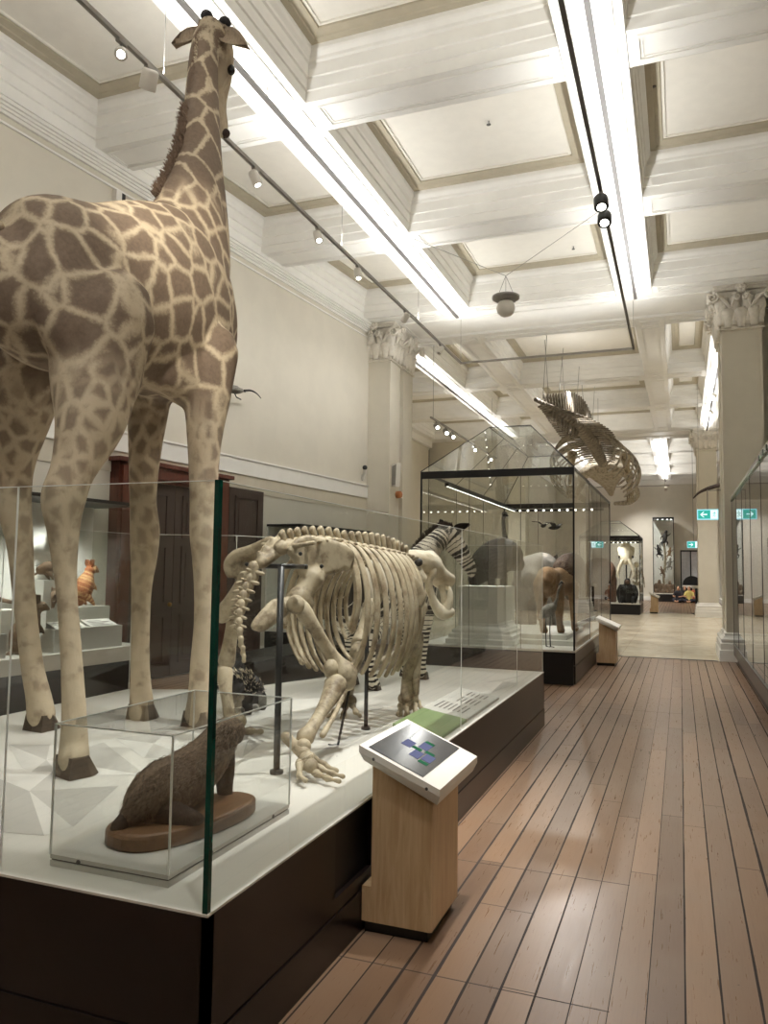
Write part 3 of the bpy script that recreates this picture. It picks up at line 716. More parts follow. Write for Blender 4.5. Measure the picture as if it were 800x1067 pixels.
# ---------------------------------------------------------------- touch-screen stand by the platform
def kiosk(label, big=True, loc=(0, 0, 0), screen_on=True, group=None):
    k = thing('information_stand', label, 'information stand', loc, group)
    o = Vector(loc); V = lambda x, y, z: o+Vector((x, y, z))
    w, d = .275, .42; xw0 = -w/2
    # pedestal with a slanting top: high at the display side (-x), low at the aisle side (+x)
    MB().prism([V(-w/2, 0, .05), V(w/2, 0, .05), V(w/2, 0, .585), V(-w/2, 0, .735)], (0, d, 0)).build('pedestal', [MT['birch']], k)
    MB().box(V(w/2, 0.004, .05), V(w/2+.004, d-.004, .58)).build('pedestal_side', MT['birch_edge'], k)
    MB().box(V(-w/2-.044, 0.0, .05), V(-w/2, d, .2)).build('foot', MT['birch'], k)
    MB().box(V(-w/2-.035, .02, 0), V(w/2-.02, d-.02, .05)).build('base_recess', MT['black2'], k)
    # tilted housing
    z = lambda x: .69-.41*x
    x0, x1, y0, y1 = -.185, .19, -.05, .60; th = .055
    mb = MB()
    top = [V(x0, y0, z(x0)+th), V(x1, y0, z(x1)+th), V(x1, y1, z(x1)+th), V(x0, y1, z(x0)+th)]
    i_ = .018
    bot = [V(x0+i_, y0+i_, z(x0)-.015), V(x1-i_, y0+i_, z(x1)-.015), V(x1-i_, y1-i_, z(x1)-.015), V(x0+i_, y1-i_, z(x0)-.015)]
    mid = [p-Vector((0, 0, .03)) for p in top]
    mb.loft([bot, mid, top], 0, False); hs = mb.build('screen_housing', MT['lampwhite'], k)
    f = lambda x, y, e: V(x, y, z(x)+th+e)
    a0, a1, b0, b1 = x0+.035, x1-.085, y0+.03, y1-.03
    MB().add([f(a0, b0, .001), f(a1, b0, .001), f(a1, b1, .001), f(a0, b1, .001), f(a0, b0, .004), f(a1, b0, .004), f(a1, b1, .004), f(a0, b1, .004)],
             [(3,2,1,0),(4,5,6,7),(0,1,5,4),(1,2,6,5),(2,3,7,6),(3,0,4,7)]).build('screen', MT['screen'] if screen_on else MT['lampwhite'], k)
    if screen_on:
        s = k.children[-1]
        def tile(u0, v0, u1, v1, m, nm):
            x = lambda u: a0+(a1-a0)*u; y = lambda v: b1+(b0-b1)*v
            MB().add([f(x(u0), y(v0), .005), f(x(u1), y(v0), .005), f(x(u1), y(v1), .005), f(x(u0), y(v1), .005)], [(0, 1, 2, 3)]).build(nm, m, s)
        for u, v in ((.26, .42), (.50, .30), (.52, .56), (.72, .52)): tile(u, v, u+.17, v+.17, MT['tile_blue'], 'picture_tile')
        for u, v in ((.44, .49), (.50, .24), (.66, .46), (.72, .71)): tile(u, v, u+.17, v+.06, MT['tile_green'], 'green_caption')
    if big:
        for x in (x0+.07, x1-.06):
            p = V(x, y0+.006, z(x)+.028); MB().tube([p, p+Vector((0, -.006, 0))], .007, 10).build('screw', MT['frame'], hs)
    return k
MT['screen'] = mat('dark glossy screen', (50, 52, 57), .18, var=.05)
MT['tile_blue'] = emit('lit screen picture', (136, 140, 178), .6); MT['tile_green'] = emit('lit screen caption', (76, 150, 108), .5)
kiosk('pale wood stand with tilted white framed touch screen beside the long platform', loc=(-1.158, 3.29, 0))
kiosk('small pale wood stand with white sloping label, by the lion case', False, (-1.19, 13.9, 0), False)
kiosk('distant pale wood label stand beside the tusk and ape case', False, (-.98, 32.6, 0), False)
kiosk('pale wood label stand against the far right pier', False, (1.55, 29.6, 0), False)

# ---------------------------------------------------------------- acrylic box over the badger
vx0, vx1, vy0, vy1, vz = -2.075, -1.58, 2.2, 3.04, 1.04
vt = thing('acrylic_cover', 'clear acrylic box on a low white base covering the stuffed badger', 'display cover', (-1.83, 2.62, PZ))
MB().box((vx0, vy0, PZ), (vx1, vy1, PZ+.02)).build('base_board', MT['vbase'], vt)
MB().box((vx0+.004, vy0+.004, PZ+.02), (vx1-.004, vy1-.004, PZ+.026)).build('base_groove', MT['dgrey'], vt)
MB().box((vx0, vy0, PZ+.026), (vx1, vy1, PZ+.04)).build('base_top', MT['vbase'], vt)
e = .004
for a, b in (((vx0, vy0), (vx1, vy0)), ((vx1, vy0), (vx1, vy1)), ((vx1, vy1), (vx0, vy1)), ((vx0, vy1), (vx0, vy0))):
    thin_pane(vt, a, b, PZ+.04, vz, 'acrylic', 'acrylic_side')
    MB().box((min(a[0], b[0])-.002, min(a[1], b[1])-.002, vz-.004), (max(a[0], b[0])+.002, max(a[1], b[1])+.002, vz+.001)).build('acrylic_top_edge', MT['edgelight'], vt)
    MB().box((a[0]-.003, a[1]-.003, PZ+.04), (a[0]+.003, a[1]+.003, vz)).build('acrylic_corner', MT['edgelight'], vt)
MB().add([(vx0, vy0, vz), (vx1, vy0, vz), (vx1, vy1, vz), (vx0, vy1, vz)], [(0, 1, 2, 3)]).build('acrylic_top', MT['acrylic'], vt)
for y in (2.45, 2.9): MB().tube([(vx1, y, PZ+.03), (vx1+.004, y, PZ+.03)], .008, 10, (0, 1, 0)).build('screw', MT['dgrey'], vt)
MB().tube([(-1.95, vy0, PZ+.03), (-1.95, vy0-.004, PZ+.03)], .008, 10).build('screw', MT['dgrey'], vt)

# ================================================================== BIG GLASS CASES
def glass_case(name, label, x0, x1, y0, y1, zb, zt, roof, dots=True, post=True):
    """dark plinth, white deck, glass walls under a black band and a glass hipped roof"""
    c = thing(name, label, 'glass case', ((x0+x1)/2, (y0+y1)/2, 0))
    MB().box((x0+.03, y0+.03, 0), (x1-.03, y1-.03, zb-.03)).build('plinth', MT['black2'], c)
    MB().box((x1-.028, y0+.05, .02), (x1, y1-.05, zb*.55)).box((x1-.028, y0+.05, zb*.57), (x1-.004, y1-.05, zb-.03)).build('plinth_board', MT['black'], c)
    MB().box((x0, y0, zb-.03), (x1, y1, zb)).build('deck', MT['deck'], c)
    B = .11
    mb = MB().box((x0, y0, zt-B), (x1, y0+.05, zt)).box((x0, y1-.05, zt-B), (x1, y1, zt)).box((x0, y0+.05, zt-.03), (x0+.04, y1-.05, zt)).box((x1-.04, y0+.05, zt-.03), (x1, y1-.05, zt))
    mb.build('top_band', MT['frame'], c)
    ny = max(2, round((y1-y0)/2.0)); nx = 3 if x1-x0 > 1.8 else 1
    xs = [x0+(x1-x0)*i/nx for i in range(nx+1)]; ys = [y0+(y1-y0)*i/ny for i in range(ny+1)]
    for i in range(nx):
        for y in (y0+.008, y1-.008): thin_pane(c, (xs[i], y), (xs[i+1], y), zb, zt-B)
    for i in range(ny):
        for x in (x0+.008, x1-.008): thin_pane(c, (x, ys[i]), (x, ys[i+1]), zb, zt-.03)
    for x in xs[1:-1]:
        for y in (y0+.008, y1-.008): MB().box((x-.004, y-.004, zb), (x+.004, y+.004, zt-B)).build('glass_joint', MT['dgrey'], c)
    for y in ys[1:-1]:
        for x in (x0+.008, x1-.008): MB().box((x-.004, y-.004, zb), (x+.004, y+.004, zt-.03)).build('glass_joint', MT['dgrey'], c)
    for x in (x0+.012, x1-.012):
        for y in (y0+.012, y1-.012): MB().box((x-.012, y-.012, zb), (x+.012, y+.012, zt-B)).build('corner_post', MT['frame'], c)
    # hipped glass roof with a flat top
    rx0, rx1, ry0, ry1, rz = roof
    lo = [Vector(p) for p in ((x0,y0,zt),(x1,y0,zt),(x1,y1,zt),(x0,y1,zt))]; hi = [Vector(p) for p in ((rx0,ry0,rz),(rx1,ry0,rz),(rx1,ry1,rz),(rx0,ry1,rz))]
    for i in range(4):
        j = (i+1) % 4; MB().add([lo[i], lo[j], hi[j], hi[i]], [(0, 1, 2, 3)]).build('roof_pane', MT['glass'], c)
    MB().add(hi, [(0, 1, 2, 3)]).build('roof_pane', MT['glass'], c)
    for i in range(4):
        MB().tube([lo[i], hi[i]], .007, 6, (1, .3, 0)).build('roof_bar', MT['frame'], c)
        MB().tube([hi[i], hi[(i+1) % 4]], .007, 6, (.3, .2, 1)).build('roof_bar', MT['frame'], c)
        m0 = lo[i].lerp(lo[(i+1) % 4], .5); m1 = hi[i].lerp(hi[(i+1) % 4], .5)
        if i in (1, 3):
            for u in (.33, .67): MB().tube([lo[i].lerp(lo[(i+1) % 4], u), hi[i].lerp(hi[(i+1) % 4], u)], .005, 6, (.2, .2, 1)).build('roof_bar', MT['frame'], c)
    # lamp rails with rows of small lamps just under the roof
    if dots:
        n = int((y1-y0)/.17)
        rl = MB().box((x0+.30, y0+.3, zt-.20), (x0+.36, y1-.3, zt-.15)).build('lamp_rail', MT['frame'], c)
        mb = MB()
        for k in range(n): mb.box((x0+.32, y0+.35+k*(y1-y0-.7)/n, zt-.203), (x0+.34, y0+.35+k*(y1-y0-.7)/n+.03, zt-.2))
        d = mb.build('lamp_dots', MT['dots'], rl); d['kind'] = 'stuff'
        r2 = MB().box((x0+.36, y1-.36, zt-.20), (x1-.1, y1-.30, zt-.15)).build('lamp_rail', MT['frame'], c)
        mb = MB(); k = x0+.42
        while k < x1-.2: mb.box((k, y1-.375, zt-.195), (k+.035, y1-.36, zt-.165)); k += .17
        d = mb.build('lamp_dots', MT['dots'], r2); d['kind'] = 'stuff'
    return c
LC = glass_case('glass_case', 'tall glass case with black top band and sloping glass roof, lion inside', -3.71, -1.40, 11.25, 17.3, .49, 3.1, (-2.93, -2.25, 12.5, 16.0, 3.97))
MB().box((-3.3, 11.9, .49), (-1.45, 16.9, .56)).build('raised_deck', MT['deck'], LC); MB().box((-3.1, 12.1, .56), (-1.62, 14.2, .63)).build('raised_deck', MT['deck'], LC)
AC = glass_case('glass_case', 'distant glass case with black top band holding tusks, ape and elephant', -3.68, -1.43, 31.0, 33.6, .42, 3.0, (-2.9, -2.2, 31.6, 33.0, 3.6))
# slim wall case at the very end
TC = thing('tall_showcase', 'tall narrow glass case of climbing monkeys on the far end wall', 'glass case', (-.88, 46.8, 0))
MB().box((-1.42, 46.2, 0), (-.33, 47.7, .42)).build('plinth', MT['black2'], TC)
MB().box((-1.42, 47.62, .42), (-.33, 47.7, 4.7)).build('back_panel', MT['white'], TC); MB().box((-1.42, 46.2, .42), (-.33, 47.62, .46)).build('deck', MT['deck'], TC)
MB().box((-1.44, 46.18, 4.62), (-.31, 47.7, 4.72)).build('top_band', MT['frame'], TC)
thin_pane(TC, (-1.42, 46.21), (-.33, 46.21), .46, 4.62)
for x in (-1.42, -.33): thin_pane(TC, (x, 46.21), (x, 47.6), .46, 4.62); MB().box((x-.02, 46.2, .46), (x+.02, 46.24, 4.62)).build('corner_post', MT['frame'], TC)
for x in (-1.2, -.95, -.7, -.5): MB().box((x, 46.4, 4.6), (x+.07, 46.45, 4.62)).build('case_lamp', MT['dots'], TC)
spot('tall_case_light', (-.88, 46.4, 4.55), (-.85, 46.9, 1.5), 90, 70, .9)
for y in (12.2, 13.8, 15.4): spot('lion_case_light', (-2.9, y, 2.95), (-2.3, y+.2, .6), 150, 110, .9)
spot('ape_case_light', (-2.4, 31.3, 2.85), (-2.2, 32.0, .8), 60, 100, .9)

# right hand showcase along the wall
RC = thing('long_showcase', 'long wall showcase with reflective glass and dark base on the right', 'showcase', (1.45, 10.8, 0))
MB().box((.93, 6, 0), (1.98, 15.3, .16)).build('toe_recess', MT['black2'], RC)
MB().box((.87, 6, .16), (1.98, 15.3, .34)).build('plinth', MT['black'], RC)
MB().box((.86, 6, .34), (1.98, 15.3, .36)).build('base_rail', MT['dgrey'], RC)
MB().box((1.93, 6, .36), (1.98, 15.3, 2.9)).build('back_panel', mat('dim grey case lining', (120, 116, 110), .7), RC)
MB().box((.875, 6, 2.93), (1.98, 15.3, 3.0)).build('top_board', MT['grey'], RC)
MB().box((.86, 6.0, 2.9), (.89, 15.3, 2.93)).build('top_edge', mat('green glass edge strip', (70, 140, 96), .2, var=.1), RC)
ys = [6.0, 8.4, 9.9, 11.4, 12.9, 14.1, 15.3]
for i in range(6): thin_pane(RC, (.88, ys[i]+.003), (.88, ys[i+1]-.003), .36, 2.9)
for y in ys[1:]: MB().box((.876, y-.004, .36), (.884, y+.004, 2.9)).build('glass_joint', MT['dgrey'], RC)
thin_pane(RC, (.88, 15.3), (1.93, 15.3), .36, 2.9)
for k, y in enumerate((8.6, 8.95, 9.3, 9.75)):
    MB().box((.855, y, 2.895), (.865, y+.1, 2.96)).build('edge_clip', MT['frame'], RC)

# dark plinth standing in front of the brown door
bp_ = thing('display_plinth', 'long low black display plinth standing in front of the brown door', 'plinth', (-5.3, 10.2, 0))
MB().box((-5.68, 8.5, .06), (-4.95, 12.3, .40)).build('body', MT['black'], bp_); MB().box((-5.7, 8.48, .40), (-4.93, 12.32, .43)).build('top_board', MT['black2'], bp_); MB().box((-5.62, 8.56, 0), (-5.01, 12.24, .06)).build('toe_recess', MT['frame'], bp_)

# ================================================================== ANIMAL COATS
def base_coat(name):
    m, nt, out = new_mat(name); p = N(nt, 'ShaderNodeBsdfPrincipled', Roughness=.75); p.inputs['Specular IOR Level'].default_value = .25
    nt.links.new(p.outputs[0], out.inputs[0]); tc = N(nt, 'ShaderNodeTexCoord'); return m, nt, p, tc
def fur_bump(nt, tc, p, sc=(90, 90, 22), s=.25):
    mp = N(nt, 'ShaderNodeMapping'); mp.inputs['Scale'].default_value = sc; nt.links.new(tc.outputs['Object'], mp.inputs[0])
    n = N(nt, 'ShaderNodeTexNoise', Scale=1.0, Detail=4.0, Roughness=.7); nt.links.new(mp.outputs[0], n.inputs['Vector'])
    nt.links.new(bump(nt, n.outputs['Fac'], s, .02), p.inputs['Normal']); return n.outputs['Fac']
def giraffe_coat():
    m, nt, p, tc = base_coat('giraffe coat')
    fz = fur_bump(nt, tc, p, (70, 70, 25), .22)
    sx = N(nt, 'ShaderNodeSeparateXYZ'); nt.links.new(tc.outputs['Object'], sx.inputs[0])
    wz = N(nt, 'ShaderNodeTexNoise', Scale=3.0, Detail=3.0); nt.links.new(tc.outputs['Object'], wz.inputs['Vector'])
    wv = N(nt, 'ShaderNodeVectorMath', operation='SCALE'); wv.inputs['Scale'].default_value = .11; nt.links.new(wz.outputs['Color'], wv.inputs[0])
    ad = N(nt, 'ShaderNodeVectorMath', operation='ADD'); nt.links.new(tc.outputs['Object'], ad.inputs[0]); nt.links.new(wv.outputs[0], ad.inputs[1])
    fx = N(nt, 'ShaderNodeTexNoise', Scale=38.0, Detail=4.0, Roughness=.7); nt.links.new(tc.outputs['Object'], fx.inputs['Vector'])
    def patch(scale, zs, lo, hi):
        mp = N(nt, 'ShaderNodeMapping'); mp.inputs['Scale'].default_value = (1, 1, zs); nt.links.new(ad.outputs[0], mp.inputs[0])
        v = N(nt, 'ShaderNodeTexVoronoi', feature='DISTANCE_TO_EDGE', Scale=scale, Randomness=.85); nt.links.new(mp.outputs[0], v.inputs['Vector'])
        d = mth(nt, 'ADD', v.outputs['Distance'], mth(nt, 'MULTIPLY', mth(nt, 'SUBTRACT', fx.outputs['Fac'], .5), .24))
        return mrange(nt, d, lo, hi)
    big = patch(5.1, .85, .0, .17); small = patch(9.5, .75, .05, .30); neck = patch(5.0, .62, .012, .10)
    z = sx.outputs['Z']
    f = mth(nt, 'ADD', mth(nt, 'MULTIPLY', big, mrange(nt, z, 1.85, 2.3)), mth(nt, 'MULTIPLY', small, mrange(nt, z, 2.3, 1.85)))
    f = mth(nt, 'ADD', mth(nt, 'MULTIPLY', f, mrange(nt, z, 3.9, 3.6)), mth(nt, 'MULTIPLY', neck, mrange(nt, z, 3.6, 3.9)))
    f = mth(nt, 'MULTIPLY', f, mrange(nt, z, .5, 2.2, .08, 1.0, False))
    f = mth(nt, 'MULTIPLY', f, mrange(nt, sx.outputs['Y'], 1.38, 1.5, 1.0, .25))
    # dark blotches low on the shanks
    n2 = N(nt, 'ShaderNodeTexNoise', Scale=9.0, Detail=4.0); nt.links.new(tc.outputs['Object'], n2.inputs['Vector'])
    f = mth(nt, 'MAXIMUM', f, mth(nt, 'MULTIPLY', mth(nt, 'MULTIPLY', mrange(nt, n2.outputs['Fac'], .52, .68), .55), mrange(nt, z, 1.9, 1.3)))
    pat = mixc(nt, fx.outputs['Fac'], srgb(88, 74, 62), srgb(134, 116, 99))
    ln = mixc(nt, n2.outputs['Fac'], srgb(198, 184, 160), srgb(174, 157, 131))
    nt.links.new(mixc(nt, f, ln, pat), p.inputs['Base Color']); return m
MT['giraffe'] = giraffe_coat()
def stripe_coat(name, freq, c1, c2, duty=.0, noise=.6, nosc=5.0):
    m, nt, p, tc = base_coat(name); fur_bump(nt, tc, p, (120, 120, 60), .15)
    a = N(nt, 'ShaderNodeAttribute', attribute_name='along')
    n = N(nt, 'ShaderNodeTexNoise', Scale=nosc, Detail=2.0); nt.links.new(tc.outputs['Object'], n.inputs['Vector'])
    s = mth(nt, 'SINE', mth(nt, 'ADD', mth(nt, 'MULTIPLY', a.outputs['Fac'], freq*2*PI), mth(nt, 'MULTIPLY', n.outputs['Fac'], noise*2*PI)))
    nt.links.new(mixc(nt, mrange(nt, s, duty-.18, duty+.18), srgb(*c1), srgb(*c2)), p.inputs['Base Color']); return m
MT['zebra'] = stripe_coat('zebra striped coat', 23, (234, 226, 208), (44, 38, 34), .1, .55, 3.0)
def fur(name, c1, c2, sc=(60, 60, 20), b=.4, big=None):
    m, nt, p, tc = base_coat(name); f = fur_bump(nt, tc, p, sc, b)
    col = mixc(nt, mrange(nt, f, .3, .7), srgb(*c1), srgb(*c2))
    if big:
        n = N(nt, 'ShaderNodeTexNoise', Scale=big[1], Detail=3.0); nt.links.new(tc.outputs['Object'], n.inputs['Vector'])
        col = mixc(nt, mrange(nt, n.outputs['Fac'], .45, .6), col, srgb(*big[0]))
    nt.links.new(col, p.inputs['Base Color']); return m
MT['mane'] = fur('dark brown mane hair', (136, 114, 96), (106, 87, 72))
MT['mane2'] = fur('blackish brown mane hair', (72, 58, 50), (40, 32, 28))
MT['ear'] = fur('grey buff ear hair', (168, 152, 132), (140, 122, 102), b=.15)
MT['hoof'] = mat('dark hoof horn', (70, 58, 46), .45, var=.25, scale=20)
MT['dark'] = mat('black hair', (26, 22, 22), .6, var=.2)
MT['eye'] = mat('glossy dark eye', (20, 14, 12), .05)
def bone_mat(name, c1, c2):
    m, nt, p, tc = base_coat(name); p.inputs['Roughness'].default_value = .5
    n = N(nt, 'ShaderNodeTexNoise', Scale=9.0, Detail=6.0, Roughness=.65); nt.links.new(tc.outputs['Object'], n.inputs['Vector'])
    n2 = N(nt, 'ShaderNodeTexNoise', Scale=60.0, Detail=3.0); nt.links.new(tc.outputs['Object'], n2.inputs['Vector'])
    nt.links.new(mixc(nt, mrange(nt, n.outputs['Fac'], .42, .7), srgb(*c1), srgb(*c2)), p.inputs['Base Color'])
    nt.links.new(bump(nt, mth(nt, 'ADD', n.outputs['Fac'], mth(nt, 'MULTIPLY', n2.outputs['Fac'], .3)), .35, .01), p.inputs['Normal']); return m
MT['bone'] = bone_mat('aged brown bone', (176, 163, 138), (108, 92, 72))
MT['bone2'] = bone_mat('pale bone', (232, 222, 200), (202, 186, 156))
MT['rib'] = bone_mat('tan rib bone', (182, 168, 142), (136, 118, 94))
MT['whale'] = bone_mat('weathered whale bone', (138, 129, 116), (90, 83, 74))
MT['whalerib'] = bone_mat('grey whale rib bone', (168, 159, 143), (112, 102, 88))

# ================================================================== GIRAFFE
GB = Vector((-3.35, 3.8, PZ))
gf = thing('giraffe', 'tall stuffed giraffe seen from behind, standing on the white platform', 'giraffe', GB)
W = lambda *p: Vector(p)
torso = ([W(-3.47,3.02,3.22), W(-3.46,3.14,3.2), W(-3.42,3.36,3.22), W(-3.38,3.7,3.28), W(-3.36,4.08,3.36), W(-3.35,4.42,3.44), W(-3.35,4.72,3.50), W(-3.35,4.95,3.55), W(-3.35,5.08,3.6)],
         [(.14,.2), (.30,.38), (.40,.50), (.44,.53), (.44,.63), (.40,.68), (.33,.66), (.24,.50), (.13,.3)], (1,0,0), 24)
neck = ([W(-3.36,4.50,3.62), W(-3.37,4.68,3.95), at(205,205,Y=4.80), at(207.5,170,Y=4.89), at(209.5,135,Y=4.97), at(210.5,100,Y=5.05), at(212,65,Y=5.11), at(215,40,Y=5.16)],
        [(.33,.55), (.27,.43), (.20,.29), (.17,.21), (.145,.17), (.128,.145), (.117,.125), (.11,.11)], (1,0,0), 20)
head = ([at(220,34,Y=5.17), at(227,48,Y=5.26), at(229.5,66,Y=5.33), at(229.5,84,Y=5.40), at(228.5,102,Y=5.46), at(228.5,118,Y=5.51), at(230,131,Y=5.55), at(231.5,140,Y=5.56)],
        [(.12,.13), (.12,.15), (.105,.15), (.085,.12), (.06,.09), (.055,.085), (.06,.085), (.04,.05)], (1,0,0), 16)
def leg(L): 
    p, r = knots(L); return (p, r, (1,0,0), 14)
hr = leg([(112, 330, 3.5, 50), (100, 385, 3.45, 47), (94, 440, 3.32, 36), (76, 490, 3.2, 23), (66, 520, 3.16, 23), (66, 555, 3.17, 16.5), (69, 610, 3.18, 11.5), (74, 680, 3.18, 11.5), (77, 740, 3.18, 13), (77, 776, 3.18, 15), (77, 792, 3.15, 17)])
hl = leg([(40, 330, 3.75, 38), (32, 385, 3.75, 37), (24, 430, 3.8, 30), (14, 480, 3.86, 22), (12, 515, 3.9, 20), (20, 560, 3.92, 14), (25, 620, 3.93, 11.5), (33, 690, 3.93, 11.5), (40, 725, 3.93, 13), (43, 746, 3.92, 15)])
fl = leg([(158, 375, 4.5, 26), (155, 420, 4.5, 22), (151, 470, 4.5, 17), (149, 520, 4.5, 14), (151, 552, 4.5, 15.5), (150, 580, 4.5, 14), (147, 620, 4.5, 10.5), (146, 690, 4.5, 10), (147, 725, 4.5, 12), (148, 745, 4.48, 14)])
fr = leg([(222, 365, 4.55, 27), (216, 415, 4.5, 24), (213, 460, 4.47, 18), (212, 520, 4.45, 14.5), (213, 560, 4.45, 15.5), (213, 590, 4.45, 12.5), (213, 640, 4.45, 11), (209, 690, 4.45, 11), (208, 725, 4.45, 12.5), (206, 746, 4.43, 14.5)])
chestfill = ([W(-3.2,4.3,3.0), W(-3.12,4.5,2.85)], [(.2,.3), (.17,.2)], (1,0,0), 12)
thigh = ([W(-3.25,3.4,3.25), W(-3.12,3.48,2.9), W(-3.06,3.5,2.65)], [(.24,.36), (.22,.36), (.18,.26)], (1,0,0), 14)
gbody = organic('body', [torso, neck, head, hr, hl, fl, fr, chestfill, thigh], .022, 6, MT['giraffe'], gf, phase=False)
# hooves
def hoof(c, r, d, parent, m='hoof', h=.09, cleft=True):
    """cloven hoof: two wedges side by side, toe along d"""
    d = Vector((d[0], d[1], 0)).normalized(); s = Vector((-d.y, d.x, 0)); c = Vector(c); mb = MB()
    for q in ((-.5, .5) if cleft else (0,)):
        o = c+s*(q*r*1.02); ww = r*(.5 if cleft else 1)
        lo = [o+s*(ww*a)+d*(r*b) for a, b in ((-1,-.8),(1,-.8),(1,.6),(.4,1.25),(-.4,1.25),(-1,.6))]
        hi = [o+s*(ww*a*.85)+d*(r*b*.75)+Vector((0,0,h)) for a, b in ((-1,-.8),(1,-.8),(1,.3),(.4,.75),(-.4,.75),(-1,.3))]
        mb.loft([lo, hi], 0, False)
    return mb.build('hoof', MT[m], parent)
for L, dd in ((hr, (.35, 1)), (hl, (.1, 1)), (fl, (.1, 1)), (fr, (.1, 1))):
    p = L[0][-1]; hoof((p.x, p.y+.0, PZ+.002), .085, dd, gf, h=.10)
# ears, horns, tail, eyes, mane
def ear(base, tip, w, parent, m='ear', out=(0,-1,.2), name='ear', th=.012):
    base, tip = Vector(base), Vector(tip); d = tip-base; o = Vector(out).normalized(); s = d.cross(o).normalized()
    prof = ((0, .35), (.12, .7), (.3, 1.0), (.55, .9), (.8, .5), (1, .06))
    rings = []
    for t, f in prof:
        c = base+d*t; ww = w*f
        rings.append([c-s*ww+o*.02, c-s*ww*.5-o*(.02+th), c-o*(.035+th), c+s*ww*.5-o*(.02+th), c+s*ww+o*.02, c+s*ww*.5-o*.012, c-o*.022, c-s*ww*.5-o*.012])
    return MB().loft(rings).build(name, MT[m], parent)
ear(pt(209, 31, 5.14), pt(180, 47, 5.05), .075, gf, out=(0, -1, .1)); ear(pt(229, 33, 5.18), pt(258, 48, 5.1), .075, gf, out=(0, -1, .2))
for a, b in ((pt(214,32,5.19), pt(215.5,17,5.19)), (pt(230,40,5.24), pt(234,24,5.25))):
    o_ = MB().tube([a, a.lerp(b, .5), b], [.05, .038, .04], 10, round_ends=True).build('horn', MT['giraffe'], gf)
    MB().ball(b, (.055, .055, .05), 10, 7).build('horn_tuft', MT['dark'], o_)
MB().ball(at(241,73,Y=5.33), (.035,.035,.045)).build('eye', MT['eye'], gf); MB().ball(W(-3.70,5.36,5.84), (.03,.03,.035)).build('eye', MT['eye'], gf)
tl = smooth_path([W(-3.48,3.05,3.42), W(-3.53,2.95,3.38), W(-3.58,2.92,3.2), W(-3.60,2.93,2.9), W(-3.61,2.95,2.5)], [.075, .06, .045, .035, .03])
tail = MB().tube(tl[0], tl[1], 10, round_ends=True).build('tail', MT['giraffe'], gf)
def strand(mb, a, b, r, bend=0.0):
    a, b = Vector(a), Vector(b); m = (a+b)/2+Vector((0,0,bend)); mb.tube([a, m, b], [r, r*.8, r*.15], 4)
mb = MB()
for k in range(40):
    a = W(-3.61+random.uniform(-.02,.02), 2.95+random.uniform(-.02,.02), 2.55-random.random()*.15); strand(mb, a, a+W(random.uniform(-.06,.06), random.uniform(-.05,.05), -.45), .006)
t_ = mb.build('tail_tuft', MT['dark'], tail); t_['kind'] = 'stuff'
def mane_strip(name, path, length, m, parent, back, n=260, r=.006, wid=.03, lean=.3, dark=None):
    """upright brush of hair along a crest"""
    P = smooth_path(path, sub=8); mb = MB(); back = Vector(back)
    for k in range(n):
        t = random.random()*(len(P)-1); i = min(int(t), len(P)-2); p = P[i].lerp(P[i+1], t-i); d = (P[i+1]-P[i]).normalized()
        s = d.cross(back).normalized()
        p = p+s*random.uniform(-wid, wid)*.5
        q = p+(back+s*random.uniform(-.25,.25)+d*random.uniform(-lean, lean)).normalized()*length*random.uniform(.7, 1.1)
        mb.tube([p-back*.02, p.lerp(q, .5), q], [r, r*.9, r*.3], 4)
    o = mb.build(name, m, parent); o['kind'] = 'stuff'; return o
MB().ball(at(234,139,Y=5.57), (.05,.045,.04), 12, 8).build('lips', MT['mane2'], gf)
mane_strip('mane', [pt(166,206,4.42), pt(172,196,4.5), pt(180,180,4.58), pt(187,160,4.67), pt(192,138,4.76), pt(196,115,4.86)], .085, MT['mane'], gf, (-.3,-.75,.5), 750, .006, .05, .9)
mane_strip('mane', [pt(195.5,118,4.85), pt(200,92,4.93), pt(203.5,65,4.99), pt(207,42,5.05), pt(211,24,5.11)], .035, MT['mane'], gf, (-.1,-.85,.5), 420, .006, .04, .9)

# ================================================================== ZEBRA
ZB = Vector((-2.45, 6.8, PZ))
zb = thing('zebra', 'stuffed zebra standing behind the skeleton, head turned towards the aisle', 'zebra', ZB)
zt_ = ([W(-2.68,6.02,1.42), W(-2.66,6.15,1.42), W(-2.60,6.42,1.43), W(-2.53,6.75,1.42), W(-2.46,7.05,1.44), W(-2.41,7.28,1.45), W(-2.38,7.42,1.46)],
       [(.10,.14), (.22,.26), (.27,.32), (.27,.30), (.26,.32), (.21,.31), (.12,.2)], (1,0,0), 18)
zn = ([W(-2.40,7.2,1.5)]+[pt(*k) for k in ((428, 592, 7.28), (441, 578, 7.36), (455, 564, 7.45), (463, 558, 7.5))], [(.16,.27), (.14,.23), (.12,.20), (.105,.17), (.10,.14)], (.8,.6,0), 16)
zh = ([pt(*k) for k in ((462, 557, 7.5), (469, 562, 7.53), (478, 573, 7.56), (485, 584, 7.6), (490, 592, 7.62), (491, 597, 7.62))], [(.10,.12), (.105,.13), (.09,.115), (.07,.085), (.065,.07), (.045,.05)], (.7,.7,0), 14)
def limb(L, side=(1,0,0)): return ([Vector(p[:3]) for p in L], [p[3] for p in L], side, 12)
z_hr = limb([(-2.50,6.30,1.30,.15), (-2.47,6.38,1.12,.10), (-2.50,6.26,1.0,.065), (-2.505,6.27,.85,.045), (-2.505,6.30,.72,.042), (-2.50,6.33,.63,.05), (-2.50,6.36,.59,.055)])
